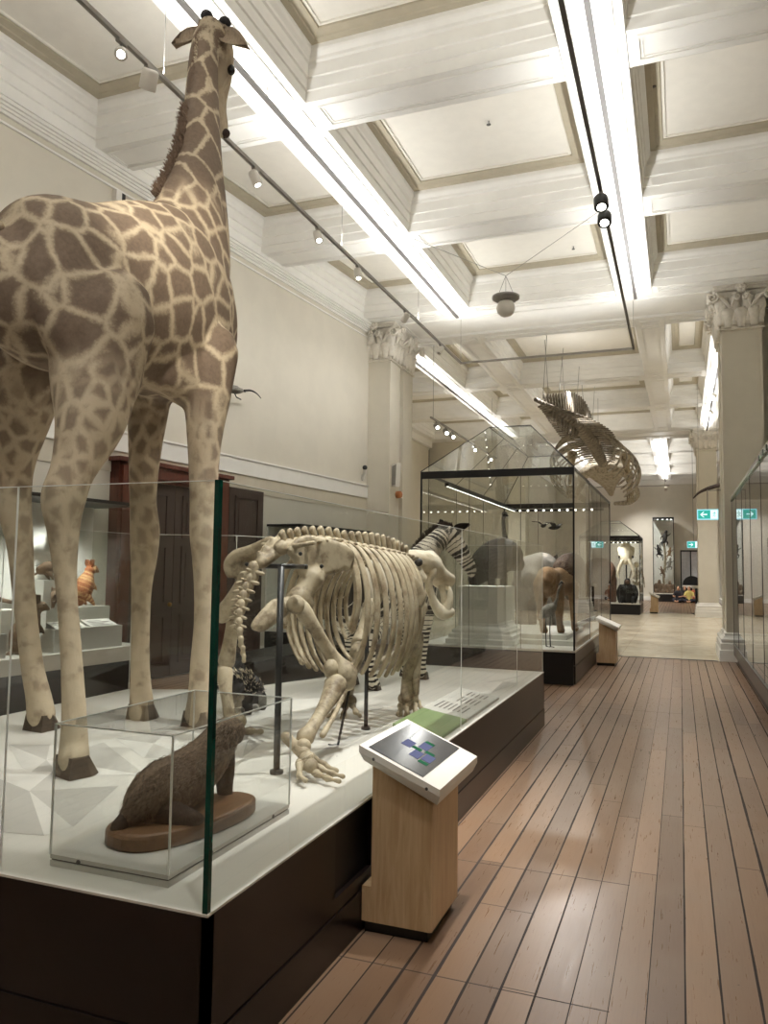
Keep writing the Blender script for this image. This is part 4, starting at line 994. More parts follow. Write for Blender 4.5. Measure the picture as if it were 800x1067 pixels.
z_hl = limb([(-2.78,6.36,1.30,.15), (-2.82,6.44,1.12,.10), (-2.80,6.5,1.0,.065), (-2.80,6.52,.85,.045), (-2.80,6.55,.72,.042), (-2.80,6.57,.63,.05), (-2.80,6.58,.59,.055)])
z_fr = limb([(-2.30,7.16,1.30,.12), (-2.31,7.16,1.10,.08), (-2.315,7.16,.92,.052), (-2.32,7.16,.86,.05), (-2.325,7.16,.72,.038), (-2.33,7.17,.63,.045), (-2.33,7.19,.59,.052)])
z_fl = limb([(-2.52,7.25,1.30,.12), (-2.53,7.27,1.10,.08), (-2.535,7.28,.92,.052), (-2.54,7.28,.86,.05), (-2.54,7.28,.72,.038), (-2.54,7.29,.63,.045), (-2.54,7.31,.59,.052)])
organic('body', [zt_, zn, zh, z_hr, z_hl, z_fr, z_fl], .016, 4, MT['zebra'], zb)
for L in (z_hr, z_hl, z_fr, z_fl): p = L[0][-1]; hoof((p.x, p.y, PZ+.002), .055, (.1, 1), zb, h=.07, cleft=False)
ear(pt(472, 554, 7.5), pt(489, 546, 7.55), .05, zb, 'zebra', (0,-1,.2)); ear(pt(463, 553, 7.55), pt(459, 541, 7.6), .045, zb, 'zebra', (0,-1,.2))
o_ = mane_strip('mane', [pt(428, 580, 7.3), pt(438, 566, 7.38), pt(450, 555, 7.46), pt(462, 549, 7.5), pt(472, 550, 7.52)], .06, MT['mane2'], zb, (-.35,-.1,.9), 300, .005, .025)
MB().ball(pt(474, 565, 7.46), .016).build('eye', MT['eye'], zb)
MB().tube(smooth_path([W(-2.68,6.05,1.55), W(-2.72,5.94,1.4), W(-2.73,5.93,1.1), W(-2.73,5.95,.95)]), .022, 8, round_ends=True).build('tail', MT['zebra'], zb)

# ================================================================== HONEY BADGER AND ITS BASE
def oval_base():
    mb = MB(); c = Vector((-1.81, 2.63, 0)); u = Vector((.27, .96, 0)).normalized(); v = Vector((u.y, -u.x, 0)); rings = []
    for e, z in ((.97, PZ+.041), (1, PZ+.048), (1, PZ+.085), (.98, PZ+.095), (.94, PZ+.1)):
        rings.append([c+u*(.33*e*math.copysign(abs(math.cos(2*PI*k/40))**.85, math.cos(2*PI*k/40)))+v*(e*.155*math.copysign(abs(math.sin(2*PI*k/40))**.8, math.sin(2*PI*k/40))*(1-.18*math.cos(2*PI*k/40)))+Vector((0,0,z)) for k in range(40)])
    mb.loft(rings, 0, False)
    return mb.build('wooden_base', MT['plaque'], None, (c.x, c.y, PZ+.04))
tag(oval_base(), 'brown oval wooden base under the stuffed badger in the clear box', 'base')
BB = Vector((-1.85, 2.62, PZ+.1))
bd = thing('badger', 'brown stuffed honey badger leaning forward on an oval wooden base', 'badger', BB)
MT['badger'] = fur('grizzled brown badger fur', (138, 118, 98), (72, 58, 48), (160, 60, 40), .5)
MT['badger_dark'] = fur('dark brown badger fur', (66, 50, 40), (38, 29, 24), (160, 60, 60), .5)
b_t = ([pt(*k) for k in ((134, 852, 2.40), (146, 842, 2.45), (166, 828, 2.54), (192, 811, 2.66), (213, 793, 2.76), (226, 776, 2.84), (235, 763, 2.9))], [(.035,.04), (.08,.09), (.115,.12), (.11,.112), (.095,.098), (.08,.085), (.065,.07)], (1,.0,0), 16)
b_h = ([pt(*k) for k in ((234, 766, 2.9), (242, 762, 2.95), (246, 768, 3.0))], [(.07,.075), (.06,.06), (.035,.035)], (1,0,0), 12)
def plimb(L): p, r = knots(L); return (p, r, (1,0,0), 12)
b_fr = plimb([(230, 775, 2.84, 15), (234, 800, 2.88, 11), (234, 818, 2.89, 9), (235, 831, 2.89, 8), (239, 836, 2.9, 7)])
b_fl = plimb([(215, 785, 2.86, 12), (214, 805, 2.93, 9), (214, 822, 2.96, 8), (216, 832, 2.98, 7)])
b_hr = plimb([(160, 835, 2.5, 20), (172, 845, 2.5, 17), (190, 850, 2.5, 11), (203, 853, 2.5, 8), (208, 854, 2.52, 6)])
b_hl = plimb([(150, 840, 2.6, 15), (152, 852, 2.65, 10), (165, 858, 2.68, 8)])
organic('body', [b_t, b_h], .011, 3, MT['badger'], bd, phase=False)
lg = organic('legs', [b_fr, b_fl, b_hr, b_hl], .009, 3, MT['badger_dark'], bd, phase=False)
tp = [pt(*k) for k in ((136, 846, 2.42), (128, 856, 2.38), (123, 862, 2.36))]
MB().tube(smooth_path(tp), [.028]*11, 10, round_ends=True).build('tail', MT['badger_dark'], bd)
# coarse back hair
mb = MB(); src = b_t[0]
P, R = smooth_path(b_t[0], b_t[1], 6)
for k in range(1500):
    t = random.random()*(len(P)-2); i = int(t); p = P[i].lerp(P[i+1], t-i); d = (P[i+1]-P[i]).normalized(); a = random.uniform(-1.9, 1.9); a = a if abs(a+.9) > .55 else a+1.2
    s = Vector((1,0,0)); s = (s-d*s.dot(d)).normalized(); u = s.cross(d); u = u if u.z > 0 else -u
    n_ = u*math.cos(a)+s*math.sin(a); r_ = R[i]; rr = (r_[0]*abs(math.sin(a))+r_[1]*abs(math.cos(a)))
    q = p+n_*rr*.80; mb.tube([q, q+n_*.004-d*.012, q+n_*.001-d*.03], [.0018, .0014, .0004], 3)
o_ = mb.build('coarse_hair', MT['badger'], bd); o_['kind'] = 'stuff'

# ================================================================== HIPPOPOTAMUS SKELETON
HB = Vector((-2.05, 4.5, PZ))
hs = thing('skeleton', 'mounted brown hippopotamus skeleton with tusks, on steel rods behind the badger box', 'skeleton', HB)
def bone(name, L, m='bone', parent=None, n=10, sub=4, side=(1,0,0)):
    p, r = smooth_path([k[0] for k in L], [k[1] for k in L], sub)
    return MB().tube(p, r, n, side, round_ends=True).build(name, MT[m], parent or hs)
def K(x, y, Y, r):                       # knot from photograph position, depth and half-width in photograph pixels
    p = at(x, y, Y=Y); return (p, r/px_m(p))
def plate(mb, outline, th, nrm):
    P = [Vector(p) for p in outline]; nrm = Vector(nrm).normalized(); mb.prism([p-nrm*th/2 for p in P], nrm*th)
# right hip bone: fan-shaped blade, neck, socket and the bar running back
def rhY(x): return 3.72+(x-262)/100*.62
def ilium(mb):
    out = [(300,575),(306,566),(316,562),(334,564),(352,569),(363,577),(361,589),(352,597),(336,600),(326,608),(317,606),(312,597),(308,586)]
    plate(mb, [at(x, y, Y=rhY(x)) for x, y in out], .055, (.75, -.55, .35))
rim = [(302,572),(316,562),(336,564),(354,569),(365,578),(361,591)]
organic('hip_bone', [([at(x, y, Y=rhY(x)) for x, y in rim], [.022,.026,.024,.024,.03,.03], (1,0,0), 10),
                     ([at(x, y, Y=rhY(x)) for x, y in ((326,602),(318,614),(310,624),(300,630),(286,640),(272,652))], [.075,.06,.07,.05,.05,.04], (1,0,0), 10),
                     ([at(x, y, Y=rhY(x)) for x, y in ((300,628),(286,628),(274,640),(266,652))], [.03,.025,.025,.03], (1,0,0), 8),
                     ([at(x, y, Y=rhY(x)) for x, y in ((310,622),(318,628))], [.06,.055], (1,0,0), 10)], .011, 4, MT['bone'], hs, extra=ilium, phase=False)
for x, y in ((313, 577), (335, 590), (314, 619)): MB().ball(at(x, y, Y=rhY(x)-.045), .012, 8, 6).build('drill_hole', MT['frame'], hs)
# left hip bone, farther away
def ilium2(mb):
    out = [(238,588),(243,580),(254,575),(268,570),(282,562),(288,565),(285,574),(276,580),(268,590),(260,600),(248,604),(240,600)]
    plate(mb, [at(x, y, Y=4.12+(x-240)*.002) for x, y in out], .05, (-.5, -.8, .3))
organic('hip_bone', [([at(x, y, Y=4.12) for x, y in ((240,597),(239,588),(246,579),(262,573),(282,563))], [.035,.04,.04,.035,.03], (1,0,0), 10),
                     ([at(x, y, Y=4.15) for x, y in ((258,600),(250,612),(240,628),(232,640))], [.06,.045,.05,.06], (1,0,0), 10)], .012, 4, MT['bone'], hs, extra=ilium2, phase=False)
MB().ball(at(257, 588, Y=4.06), .012, 8, 6).build('drill_hole', MT['frame'], hs)
# sacrum, tail
organic('sacrum', [([at(290, 567, Y=4.02), at(282, 576, Y=3.95), at(272, 586, Y=3.86)], [(.09,.05), (.08,.045), (.05,.04)], (1,-.3,0), 12)]+
        [([at(x, y, Y=Y), at(x-1, y-9, Y=Y)], [.022,.02], (1,0,0), 8) for x, y, Y in ((293,566,4.03),(285,572,3.97),(277,580,3.9),(271,586,3.85))], .01, 2, MT['bone'], hs, phase=False)
tv = [(264,596),(259,606),(255,615),(253,624),(251,633),(249,642),(249,651),(250,660),(251,669),(253,678),(254,686)]
for i, (x, y) in enumerate(tv):
    p = at(x, y, Y=3.82-.02*i); s = .042*(1-.06*i)
    mb = MB().tube([p+Vector((0,0,s*.7)), p, p-Vector((0,0,s*.7))], [s*.8, s*.6, s*.8], 9, round_ends=True)
    if i < 7:
        for q in (-1, 1): mb.tube([p, p+Vector((q*s*1.7, -.01, -.01))], [s*.4, s*.25], 6, (0,0,1), round_ends=True)
        mb.tube([p, p+Vector((-.01, -s*1.3, .015))], [s*.35, s*.2], 6, round_ends=True)
    mb.build('tail_vertebra', MT['bone'], hs)
# spine
sp = smooth_path([at(296, 570, Y=3.98), at(318, 566, Y=4.2), at(342, 566, Y=4.42), at(366, 571, Y=4.65), at(390, 575, Y=4.92), at(410, 579, Y=5.2), at(424, 583, Y=5.45)], sub=4)
SP = [sp[0]]
def along(P, n):
    L = [0]
    for a, b in zip(P, P[1:]): L.append(L[-1]+(b-a).length)
    out = []
    for k in range(n):
        t = L[-1]*k/(n-1); i = max(j for j in range(len(L)) if L[j] <= t+1e-9); i = min(i, len(P)-2)
        f = (t-L[i])/max(1e-9, L[i+1]-L[i]); out.append((P[i].lerp(P[i+1], f), (P[i+1]-P[i]).normalized()))
    return out
verts = along(sp, 20)
for i, (p, d) in enumerate(verts):
    s = Vector((d.y, -d.x, 0)).normalized()
    mb = MB().tube([p-d*.032, p, p+d*.032], [.047, .036, .047], 10, s, round_ends=True)
    hgt = .085 if i < 8 else .085+.03*math.sin((i-8)/11*PI)
    mb.tube([p+Vector((0,0,.02)), p+Vector((0,0,.06))-d*.01, p+Vector((0,0,hgt))-d*.03], [(.012,.028), (.012,.026), (.016,.03)], 8, s, round_ends=True)
    for q in (-1, 1):
        tip = p+s*(q*(.15 if i < 6 else .08))+Vector((0,0,.015)); mb.tube([p+s*(q*.03), tip], [.018, .012], 6, (0,0,1), round_ends=True)
    mb.build('vertebra', MT['bone'], hs)
# ribs, both sides
for i in range(12):
    p, d = verts[int(6+i*.95)]; s = Vector((d.y, -d.x, 0)).normalized(); f = i/11
    for q, wd in ((1, .22+.05*math.sin(f*PI)), (-1, .40+.04*math.sin(f*PI))):
        drop = (.62 if i < 2 else .72)+.10*math.sin(f*PI)-.16*max(0, f-.7); end = 2.35 if 1 < i < 10 else 2.0
        pts = []; rr = []
        for k in range(9):
            a = .12+end*k/8
            pts.append(p+s*(q*wd*math.sin(min(a, 2.6)))*1.0+Vector((0,0,.03-drop*(1-math.cos(a))*.58))+d*(.02*math.sin(a)-.02*a*(1-f)))
            rr.append((.009+.002*(k > 1), .020+.011*math.sin(k/8*PI)))
        P, R = smooth_path(pts, rr, 3)
        MB().tube(P, R, 8, s*q, round_ends=True).build('rib', MT['rib'], hs)
# breastbone under the ribs
bone('breastbone', [(at(392, 690, Y=5.0), .02), (at(404, 686, Y=5.15), .03), (at(416, 676, Y=5.3), .025)], 'bone')
# hind legs
bone('thigh_bone', [K(314,632,3.97,8), K(318,640,3.98,9), K(328,655,4.02,7), K(340,675,4.1,7), K(350,690,4.15,9), K(357,700,4.17,13), K(360,708,4.17,12)], n=12)
MB().ball(at(345, 697, Y=4.1), (.045,.05,.06), 10, 8).ball(at(364, 703, Y=4.2), (.05,.05,.06), 10, 8).ball(at(308, 630, Y=3.93), .055, 10, 8).build('knee_end', MT['bone'], hs)
bone('shin_bone', [K(350,714,4.1,13), K(345,724,4.02,10), K(335,742,3.88,7), K(325,758,3.73,7), K(318,768,3.66,10)], n=12)
bone('shin_bone', [K(358,720,4.1,4), K(350,742,3.95,2.5), K(336,766,3.72,3.5)])
bone('thigh_bone', [K(238,632,4.3,9), K(243,640,4.28,7), K(240,665,4.3,7), K(236,690,4.32,9)], n=12)
bone('shin_bone', [K(234,700,4.3,9), K(236,725,4.25,6), K(240,748,4.2,7)], n=12)
def foot(name, heel, pts, toes, parent, m='bone'):
    mb = MB()
    for p, r in pts: mb.ball(p, r*.85, 9, 7)
    if heel: P, R = smooth_path([h[0] for h in heel], [h[1] for h in heel], 3); mb.tube(P, R, 9, round_ends=True)
    for chain in toes:
        for a, b in zip(chain, chain[1:]):
            mb.tube([a[0], a[0].lerp(b[0], .5), b[0]], [a[1]*.78, min(a[1], b[1])*.5, b[1]*.78], 8, round_ends=True)
    return mb.build(name, MT[m], parent)
foot('hind_foot', [K(298,768,3.6,6), K(306,776,3.58,6), K(316,784,3.56,8)],
     [K(316,778,3.58,10), K(319,790,3.55,10), K(314,796,3.53,8), K(324,798,3.53,9)],
     [[K(318,798,3.54,7), K(330,806,3.52,6), K(341,811,3.5,5), K(353,814,3.48,3.5)], [K(322,792,3.58,7), K(334,801,3.58,6), K(346,806,3.58,5), K(357,809,3.58,3.5)],
      [K(312,798,3.5,6), K(312,808,3.46,5), K(318,813,3.42,4)], [K(324,788,3.62,6), K(338,797,3.66,5), K(350,803,3.68,4)]], hs)
c_ = at(240, 755, Y=4.15); c_.z = PZ+.06
foot('hind_foot', None, [(c_, .06), (c_+Vector((.03,.05,.05)), .055)], [[(c_, .045), (c_+Vector((q, .12, -.02)), .035), (c_+Vector((q*1.4, .2, -.035)), .025)] for q in (-.07, 0, .07)], hs)
# fore legs
def blade(mb): plate(mb, [at(x, y, Y=5.08) for x, y in ((404,580),(420,590),(436,604),(445,620),(440,634),(431,632),(424,618),(412,600))], .03, (.3,-.95,.1))
organic('shoulder_blade', [([at(x, y, Y=5.08+.28*max(0,(y-600)/32)) for x, y in ((406,582),(420,600),(432,620),(437,632))], [.018,.02,.025,.045], (1,0,0), 8)], .01, 3, MT['bone'], hs, extra=blade, phase=False)
plb = [at(x, y, Y=5.7) for x, y in ((372,585),(390,592),(398,612),(392,628))]
organic('shoulder_blade', [(plb, [.02,.03,.03,.04], (1,0,0), 8)], .012, 2, MT['bone'], hs, phase=False)
bone('upper_arm_bone', [K(437,634,5.36,9), K(436,644,5.36,6), K(433,660,5.38,6), K(431,672,5.4,9)], n=12)
bone('forearm_bone', [K(430,668,5.4,9), K(427,690,5.4,6.5), K(424,710,5.4,6), K(425,726,5.4,8.5)], n=12)
bone('forearm_bone', [K(436,664,5.45,6), K(434,690,5.44,5), K(431,722,5.42,6)])
foot('fore_foot', None, [K(421,728,5.4,8), K(430,728,5.42,8), K(425,734,5.4,8)],
     [[K(418,736,5.38,6), K(416,744,5.34,5), K(415,749,5.3,3.5)], [K(424,737,5.38,6), K(424,746,5.33,5), K(424,751,5.3,3.5)], [K(431,735,5.4,6), K(434,743,5.36,5), K(437,748,5.32,3.5)], [K(435,732,5.44,5), K(440,740,5.42,4), K(443,745,5.4,3)]], hs)
bone('upper_arm_bone', [K(386,632,5.7,9), K(381,650,5.6,7), K(374,672,5.45,9)], n=12)
bone('forearm_bone', [K(374,676,5.42,9), K(366,700,5.3,7), K(360,724,5.2,8)], n=12)
foot('fore_foot', None, [K(358,728,5.15,7), K(366,730,5.2,7)],
     [[K(354,734,5.13,5), K(348,742,5.08,4.5), K(342,746,5.05,3)], [K(360,736,5.14,5), K(358,744,5.08,4.5), K(356,748,5.05,3)], [K(367,735,5.18,5), K(371,742,5.14,4.5), K(375,746,5.1,3)]], hs)
# skull seen from behind, with the lower jaw and long tusks
def Q(x, y, Y): return at(x, y, Y=Y)
sk = organic('skull', [([Q(424,584,5.62), Q(434,586,5.7), Q(446,590,5.82), Q(456,600,5.95), Q(464,606,6.05)], [(.10,.08), (.13,.10), (.11,.10), (.09,.08), (.10,.06)], (.9,.4,0), 14),
                       ([Q(420,580,5.62), Q(432,594,5.6), Q(440,602,5.62)], [.035,.05,.04], (1,0,0), 8), ([Q(441,580,5.8), Q(449,577,5.84), Q(456,586,5.85)], [.04,.03,.04], (1,0,0), 8),
                       ([Q(456,594,5.95), Q(463,604,6.02), Q(467,612,6.05)], [.05,.05,.03], (1,0,0), 8)], .011, 2, MT['bone2'], hs, phase=False)
MB().ball(Q(436, 586, 5.57), (.035,.03,.03), 10, 8).ball(Q(447, 585, 5.7), (.035,.03,.035), 10, 8).build('eye_socket', MT['dark'], sk)
jaw = organic('lower_jaw', [([Q(449,596,5.75), Q(446,606,5.74), Q(450,622,5.78), Q(456,634,5.82), Q(464,640,5.86)], [.05,.035,.032,.045,.04], (1,0,0), 10),
                            ([Q(456,634,5.82), Q(462,640,5.84), Q(469,638,5.88)], [.05,.05,.04], (1,0,0), 10),
                            ([Q(458,600,5.95), Q(461,616,5.96), Q(464,632,5.95), Q(467,638,5.9)], [.04,.028,.03,.04], (1,0,0), 10)], .011, 2, MT['bone2'], hs, phase=False)
MB().tube(*smooth_path([Q(465,638,5.86), Q(468,628,5.87), Q(469,618,5.89), Q(468,612,5.9)], [.035,.03,.022,.008]), 9, round_ends=True).build('tusk', MT['bone2'], jaw)
MB().tube(*smooth_path([Q(460,603,6.0), Q(466,609,6.0), Q(468,616,6.02)], [.03,.022,.01]), 9, round_ends=True).build('tusk', MT['bone2'], sk)
# steel rods
def rod(name, a, b, r=.013, foot_r=.03):
    mb = MB().tube([a, b], r, 8); mb.lathe([(foot_r, 0), (foot_r, .018), (r, .022)], (b.x, b.y, PZ), 14, smooth=False); return mb.build(name, MT['rod'], hs)
p = at(288, 806, Z=PZ); rod('support_rod', Vector((p.x, p.y, at(290, 590, Y=p.y).z)), p, .018, .035)
p2 = at(381, 760, Z=PZ); rod('support_rod', Vector((p2.x, p2.y, at(384, 662, Y=p2.y).z)), p2, .014, .03)
q1, q2 = at(368, 698, Y=4.18), at(352, 776, Z=PZ); MB().tube([q1, q2, q2+Vector((-.05, -.03, .0))], .008, 6).build('support_rod', MT['rod'], hs)
tb = Vector((p.x, p.y, at(290, 590, Y=p.y).z)); MB().tube([tb, tb+Vector((-.02, .3, 0))], .014, 8, (0,0,1)).tube([tb+Vector((-.36, .3, 0)), tb+Vector((.0, .3, 0))], .014, 8, (0,0,1)).build('support_bar', MT['rod'], hs)

# ---------------------------------------------------------------- porcupine under the skeleton
pcp = at(256, 722, Y=5.0); PB = Vector((pcp.x, 5.0, PZ))
pc = thing('porcupine', 'small black and white quilled porcupine on the platform behind the badger box', 'porcupine', PB)
organic('body', [([PB+Vector((.02,-.16,.12)), PB+Vector((0,0,.16)), PB+Vector((-.02,.15,.12)), PB+Vector((-.03,.24,.09))], [(.06,.07),(.11,.12),(.085,.09),(.04,.04)], (1,0,0), 12)]+
        [([PB+Vector((x,y,.1)), PB+Vector((x,y+.01,.02))], [.035,.03], (1,0,0), 8) for x in (-.07,.07) for y in (-.08,.12)], .012, 2, MT['dark'], pc, phase=False)
mb = MB()
for k in range(170):
    a = random.uniform(-1.7, 1.7); y = random.uniform(-.18, .1); b = PB+Vector((.10*math.sin(a), y, .16+.09*math.cos(a)))
    d = Vector((math.sin(a)*.6, -.9, math.cos(a)*.55+.1)).normalized()*random.uniform(.14, .24); t = [b, b+d*.35, b+d*.351, b+d*.65, b+d*.651, b+d]
    for i, (u, v) in enumerate(((0, .4), (.4, .7), (.7, 1))): mb.tube([b+d*u, b+d*v], [.004*(1-.6*u), .004*(1-.6*v)], 4, mi=i % 2)
o_ = mb.build('quills', [MT['dark'], MT['bone2']], pc); o_['kind'] = 'stuff'

# ================================================================== LION CASE CONTENTS
MT['lion'] = fur('tawny lion coat', (148, 118, 86), (114, 88, 64), (60,60,40), .2); MT['lionmane'] = fur('brown lion mane', (84, 62, 46), (52, 38, 30), (40,40,20), .5)
LZ = .63
ln = thing('lion', 'tawny stuffed lion seen from behind in the big glass case', 'lion', (-1.86, 12.6, LZ))
W3 = lambda x, y, z: Vector((x, y, z))
organic('body', [([W3(-1.98,12.2,1.42), W3(-1.96,12.32,1.44), W3(-1.90,12.6,1.42), W3(-1.82,12.95,1.44), W3(-1.76,13.2,1.5), W3(-1.72,13.4,1.6)], [(.10,.14),(.19,.24),(.18,.22),(.19,.25),(.17,.24),(.13,.17)], (1,0,0), 16),
                 ([W3(-1.72,13.4,1.6), W3(-1.69,13.55,1.64), W3(-1.67,13.7,1.58), W3(-1.66,13.78,1.55)], [.14,.14,.09,.06], (1,0,0), 12),
                 ([W3(-2.06,12.36,1.4), W3(-2.06,12.40,1.15), W3(-2.05,12.32,.98), W3(-2.03,12.36,.75), W3(-2.02,12.42,.67)], [.13,.10,.065,.055,.065], (1,0,0), 12),
                 ([W3(-1.84,12.5,1.4), W3(-1.82,12.55,1.15), W3(-1.80,12.48,.98), W3(-1.79,12.52,.75), W3(-1.78,12.58,.67)], [.13,.10,.065,.055,.065], (1,0,0), 12),
                 ([W3(-1.88,13.12,1.35), W3(-1.88,13.12,1.0), W3(-1.88,13.12,.74), W3(-1.87,13.18,.67)], [.10,.07,.055,.065], (1,0,0), 12),
                 ([W3(-1.66,13.12,1.35), W3(-1.65,13.14,1.0), W3(-1.65,13.14,.74), W3(-1.64,13.2,.67)], [.10,.07,.055,.065], (1,0,0), 12)], .018, 3, MT['lion'], ln, phase=False)
organic('mane', [([W3(-1.79,13.0,1.62), W3(-1.76,13.2,1.62), W3(-1.71,13.45,1.66), W3(-1.69,13.55,1.62)], [(.20,.20),(.25,.28),(.23,.26),(.15,.18)], (1,0,0), 16), ([W3(-1.75,13.25,1.4), W3(-1.74,13.3,1.2)], [.14,.08], (1,0,0), 10)], .02, 2, MT['lionmane'], ln, phase=False)
MB().tube(*smooth_path([W3(-1.99,12.2,1.5), W3(-2.02,12.08,1.4), W3(-2.04,12.04,1.15), W3(-2.03,12.02,.95)], [.03,.025,.02,.016]), 8, round_ends=True).ball(W3(-2.03,12.02,.9), (.035,.035,.06)).build('tail', MT['lion'], ln)
# small grey wading bird in front of the lion
MT['greyfeather'] = fur('grey feathers', (150, 146, 138), (112, 108, 102), (30,60,40), .3)
bp = W3(-1.84, 11.62, .49)
br = thing('wading_bird', 'grey wading bird with pale raised neck in front of the lion', 'bird', bp)
organic('body', [([bp+W3(-.10,-.02,.44), bp+W3(-.03,0,.50), bp+W3(.05,.02,.57), bp+W3(.10,.03,.62)], [(.04,.03),(.09,.085),(.08,.08),(.035,.04)], (0,1,0), 12),
                 ([bp+W3(.08,.02,.60), bp+W3(.13,.03,.70), bp+W3(.15,.03,.82), bp+W3(.19,.03,.92)], [.035,.022,.02,.024], (0,1,0), 10)], .009, 2, MT['greyfeather'], br, phase=False)
MB().tube([bp+W3(.18,.03,.92), bp+W3(.20,.03,.96), bp+W3(.24,.02,.93)], [.026,.02,.004], 8, round_ends=True).build('beak', MT['dark'], br)
for x in (-.02, .04): MB().tube([bp+W3(x,0,.46), bp+W3(x-.01,.01,.25), bp+W3(x,0,.006)], .008, 6).tube([bp+W3(x,.0,.008), bp+W3(x+.06,-.02,.005)], .006, 5).build('leg', MT['dark'], br)
# white block standing in for a reflected pier base, black ostrich behind it
pd = thing('pedestal', 'white block with moulded foot, standing in for a reflected pier base in the lion case', 'pedestal', (-2.83, 12.0, .49))
MB().loft([rect_ring(-3.2+e*-1, -2.46+e, 11.62-e, 12.3+e, z) for e, z in ((.16,.492),(.16,.56),(.12,.58),(.12,.63),(.07,.65),(.08,.69),(.03,.73),(0,.75),(0,1.36))], 0, False).build('block', MT['white'], pd)
MT['ostrich'] = fur('black ostrich plumage', (58, 52, 48), (30, 27, 26), (30,30,20), .6)
ob = W3(-3.0, 13.4, .49)
os_ = thing('ostrich', 'dark ostrich with long thin neck behind the white block in the lion case', 'ostrich', ob)
organic('body', [([ob+W3(-.38,-.05,.95), ob+W3(-.2,0,1.2), ob+W3(.05,0,1.32), ob+W3(.25,.02,1.3), ob+W3(.36,.03,1.22)], [(.12,.14),(.32,.30),(.36,.36),(.28,.30),(.12,.14)], (0,1,0), 16)], .025, 3, MT['ostrich'], os_, phase=False)
nk = MB().tube(*smooth_path([ob+W3(.16,.02,1.5), ob+W3(.13,.02,1.75), ob+W3(.11,.02,2.0), ob+W3(.13,0,2.08)], [.06,.04,.034,.045]), 10, round_ends=True).build('neck', MT['greyfeather'], os_)
MB().ball(ob+W3(.14,-.02,2.1), (.05,.06,.045)).tube([ob+W3(.15,-.04,2.09), ob+W3(.22,-.10,2.06)], [.03,.008], 8).build('head', MT['dark'], os_)
for x in (-.1, .12): MB().tube([ob+W3(x,0,1.05), ob+W3(x,.05,.55), ob+W3(x,0,.01)], [.08,.04,.03], 8).tube([ob+W3(x,.02,.03), ob+W3(x,-.14,.02)], [.03,.018], 6).build('leg', MT['greyfeather'], os_)
# grey rhino further back
MT['hide'] = mat('wrinkled grey hide', (128, 120, 112), .7, var=.2, scale=8, bmp=.3, bscale=25)
rb = W3(-2.55, 14.9, .56)
rh = thing('rhinoceros', 'grey rhinoceros calf seen from behind at the back of the lion case', 'rhinoceros', rb)
organic('body', [([rb+W3(0,-.65,.92), rb+W3(0,-.5,.95), rb+W3(0,0,.92), rb+W3(0,.5,1.0), rb+W3(0,.85,1.0), rb+W3(0,1.2,.8), rb+W3(0,1.4,.7)], [(.2,.22),(.36,.4),(.42,.42),(.38,.42),(.24,.28),(.18,.2),(.12,.12)], (1,0,0), 16)]+
        [([rb+W3(x,y,.8), rb+W3(x,y,.4), rb+W3(x,y,.03)], [.19,.12,.13], (1,0,0), 12) for x in (-.22,.22) for y in (-.42,.5)]+[([rb+W3(0,1.36,.75), rb+W3(0,1.48,1.0)], [.07,.02], (1,0,0), 8)], .03, 3, MT['hide'], rh, phase=False)
for x in (-.16, .16): ear(rb+W3(x,.95,1.2), rb+W3(x*1.5,.95,1.38), .06, rh, 'hide')
MB().tube(smooth_path([rb+W3(0,-.66,1.05), rb+W3(0,-.72,.8), rb+W3(0,-.7,.55)]), .025, 8, round_ends=True).build('tail', MT['hide'], rh)
# two small dark birds hung in the back of the case, one red-breasted
def small_bird(label, c, sp_, m, heading=(1, 0, 0), group=None, wire_top=None, folded=False):
    c = Vector(c); h = Vector(heading).normalized(); s = Vector((-h.y, h.x, 0)); t = thing('bird_mount', label, 'bird', c, group)
    organic('body', [([c-h*.14*sp_, c-h*.05*sp_, c+h*.06*sp_, c+h*.14*sp_+W3(0,0,.02)], [(.015*sp_,.012*sp_),(.05*sp_,.045*sp_),(.045*sp_,.045*sp_),(.03*sp_,.03*sp_)], s, 10)], .008*sp_, 1, MT[m], t, phase=False)
    for q in (-1, 1):
        if folded:
            MB().loft([[c+s*(q*.05*sp_)+h*(t_*sp_)+W3(0,0,(w_+.01)*sp_), c+s*(q*.062*sp_)+h*(t_*sp_), c+s*(q*.05*sp_)+h*(t_*sp_)-W3(0,0,w_*sp_), c+s*(q*.035*sp_)+h*(t_*sp_)] for t_, w_ in ((.08,.01),(.02,.035),(-.08,.03),(-.2,.008))]).build('wing', MT[m], t); continue
        r = [c+h*.05*sp_, c+s*(q*.16*sp_)+h*.08*sp_+W3(0,0,.09*sp_), c+s*(q*.30*sp_)-h*.02*sp_+W3(0,0,.11*sp_)]
        MB().loft([[p+h*w_, p+W3(0,0,.006), p-h*w_*1.3, p-W3(0,0,.006)] for p, w_ in zip(r, (.05*sp_, .06*sp_, .015*sp_))]).build('wing', MT[m], t)
    MB().tube([c+h*.15*sp_+W3(0,0,.02), c+h*.21*sp_+W3(0,0,.01)], [.012*sp_, .003], 6).build('beak', MT['dark'], t)
    if wire_top: MB().tube([c+W3(0,0,.03), Vector((c.x, c.y, wire_top))], .003, 4).build('wire', MT['grey'], t)
    return t
small_bird('dark bird hanging in the lion case, left one of the pair above the lion', at(566, 548, Y=16.2), .8, 'dark', (.5,-.8,0), wire_top=3.08)
small_bird('dark bird hanging in the lion case, right one of the pair above the lion', at(577, 550, Y=16.2), .9, 'dark', (.9,-.4,0), wire_top=3.08)

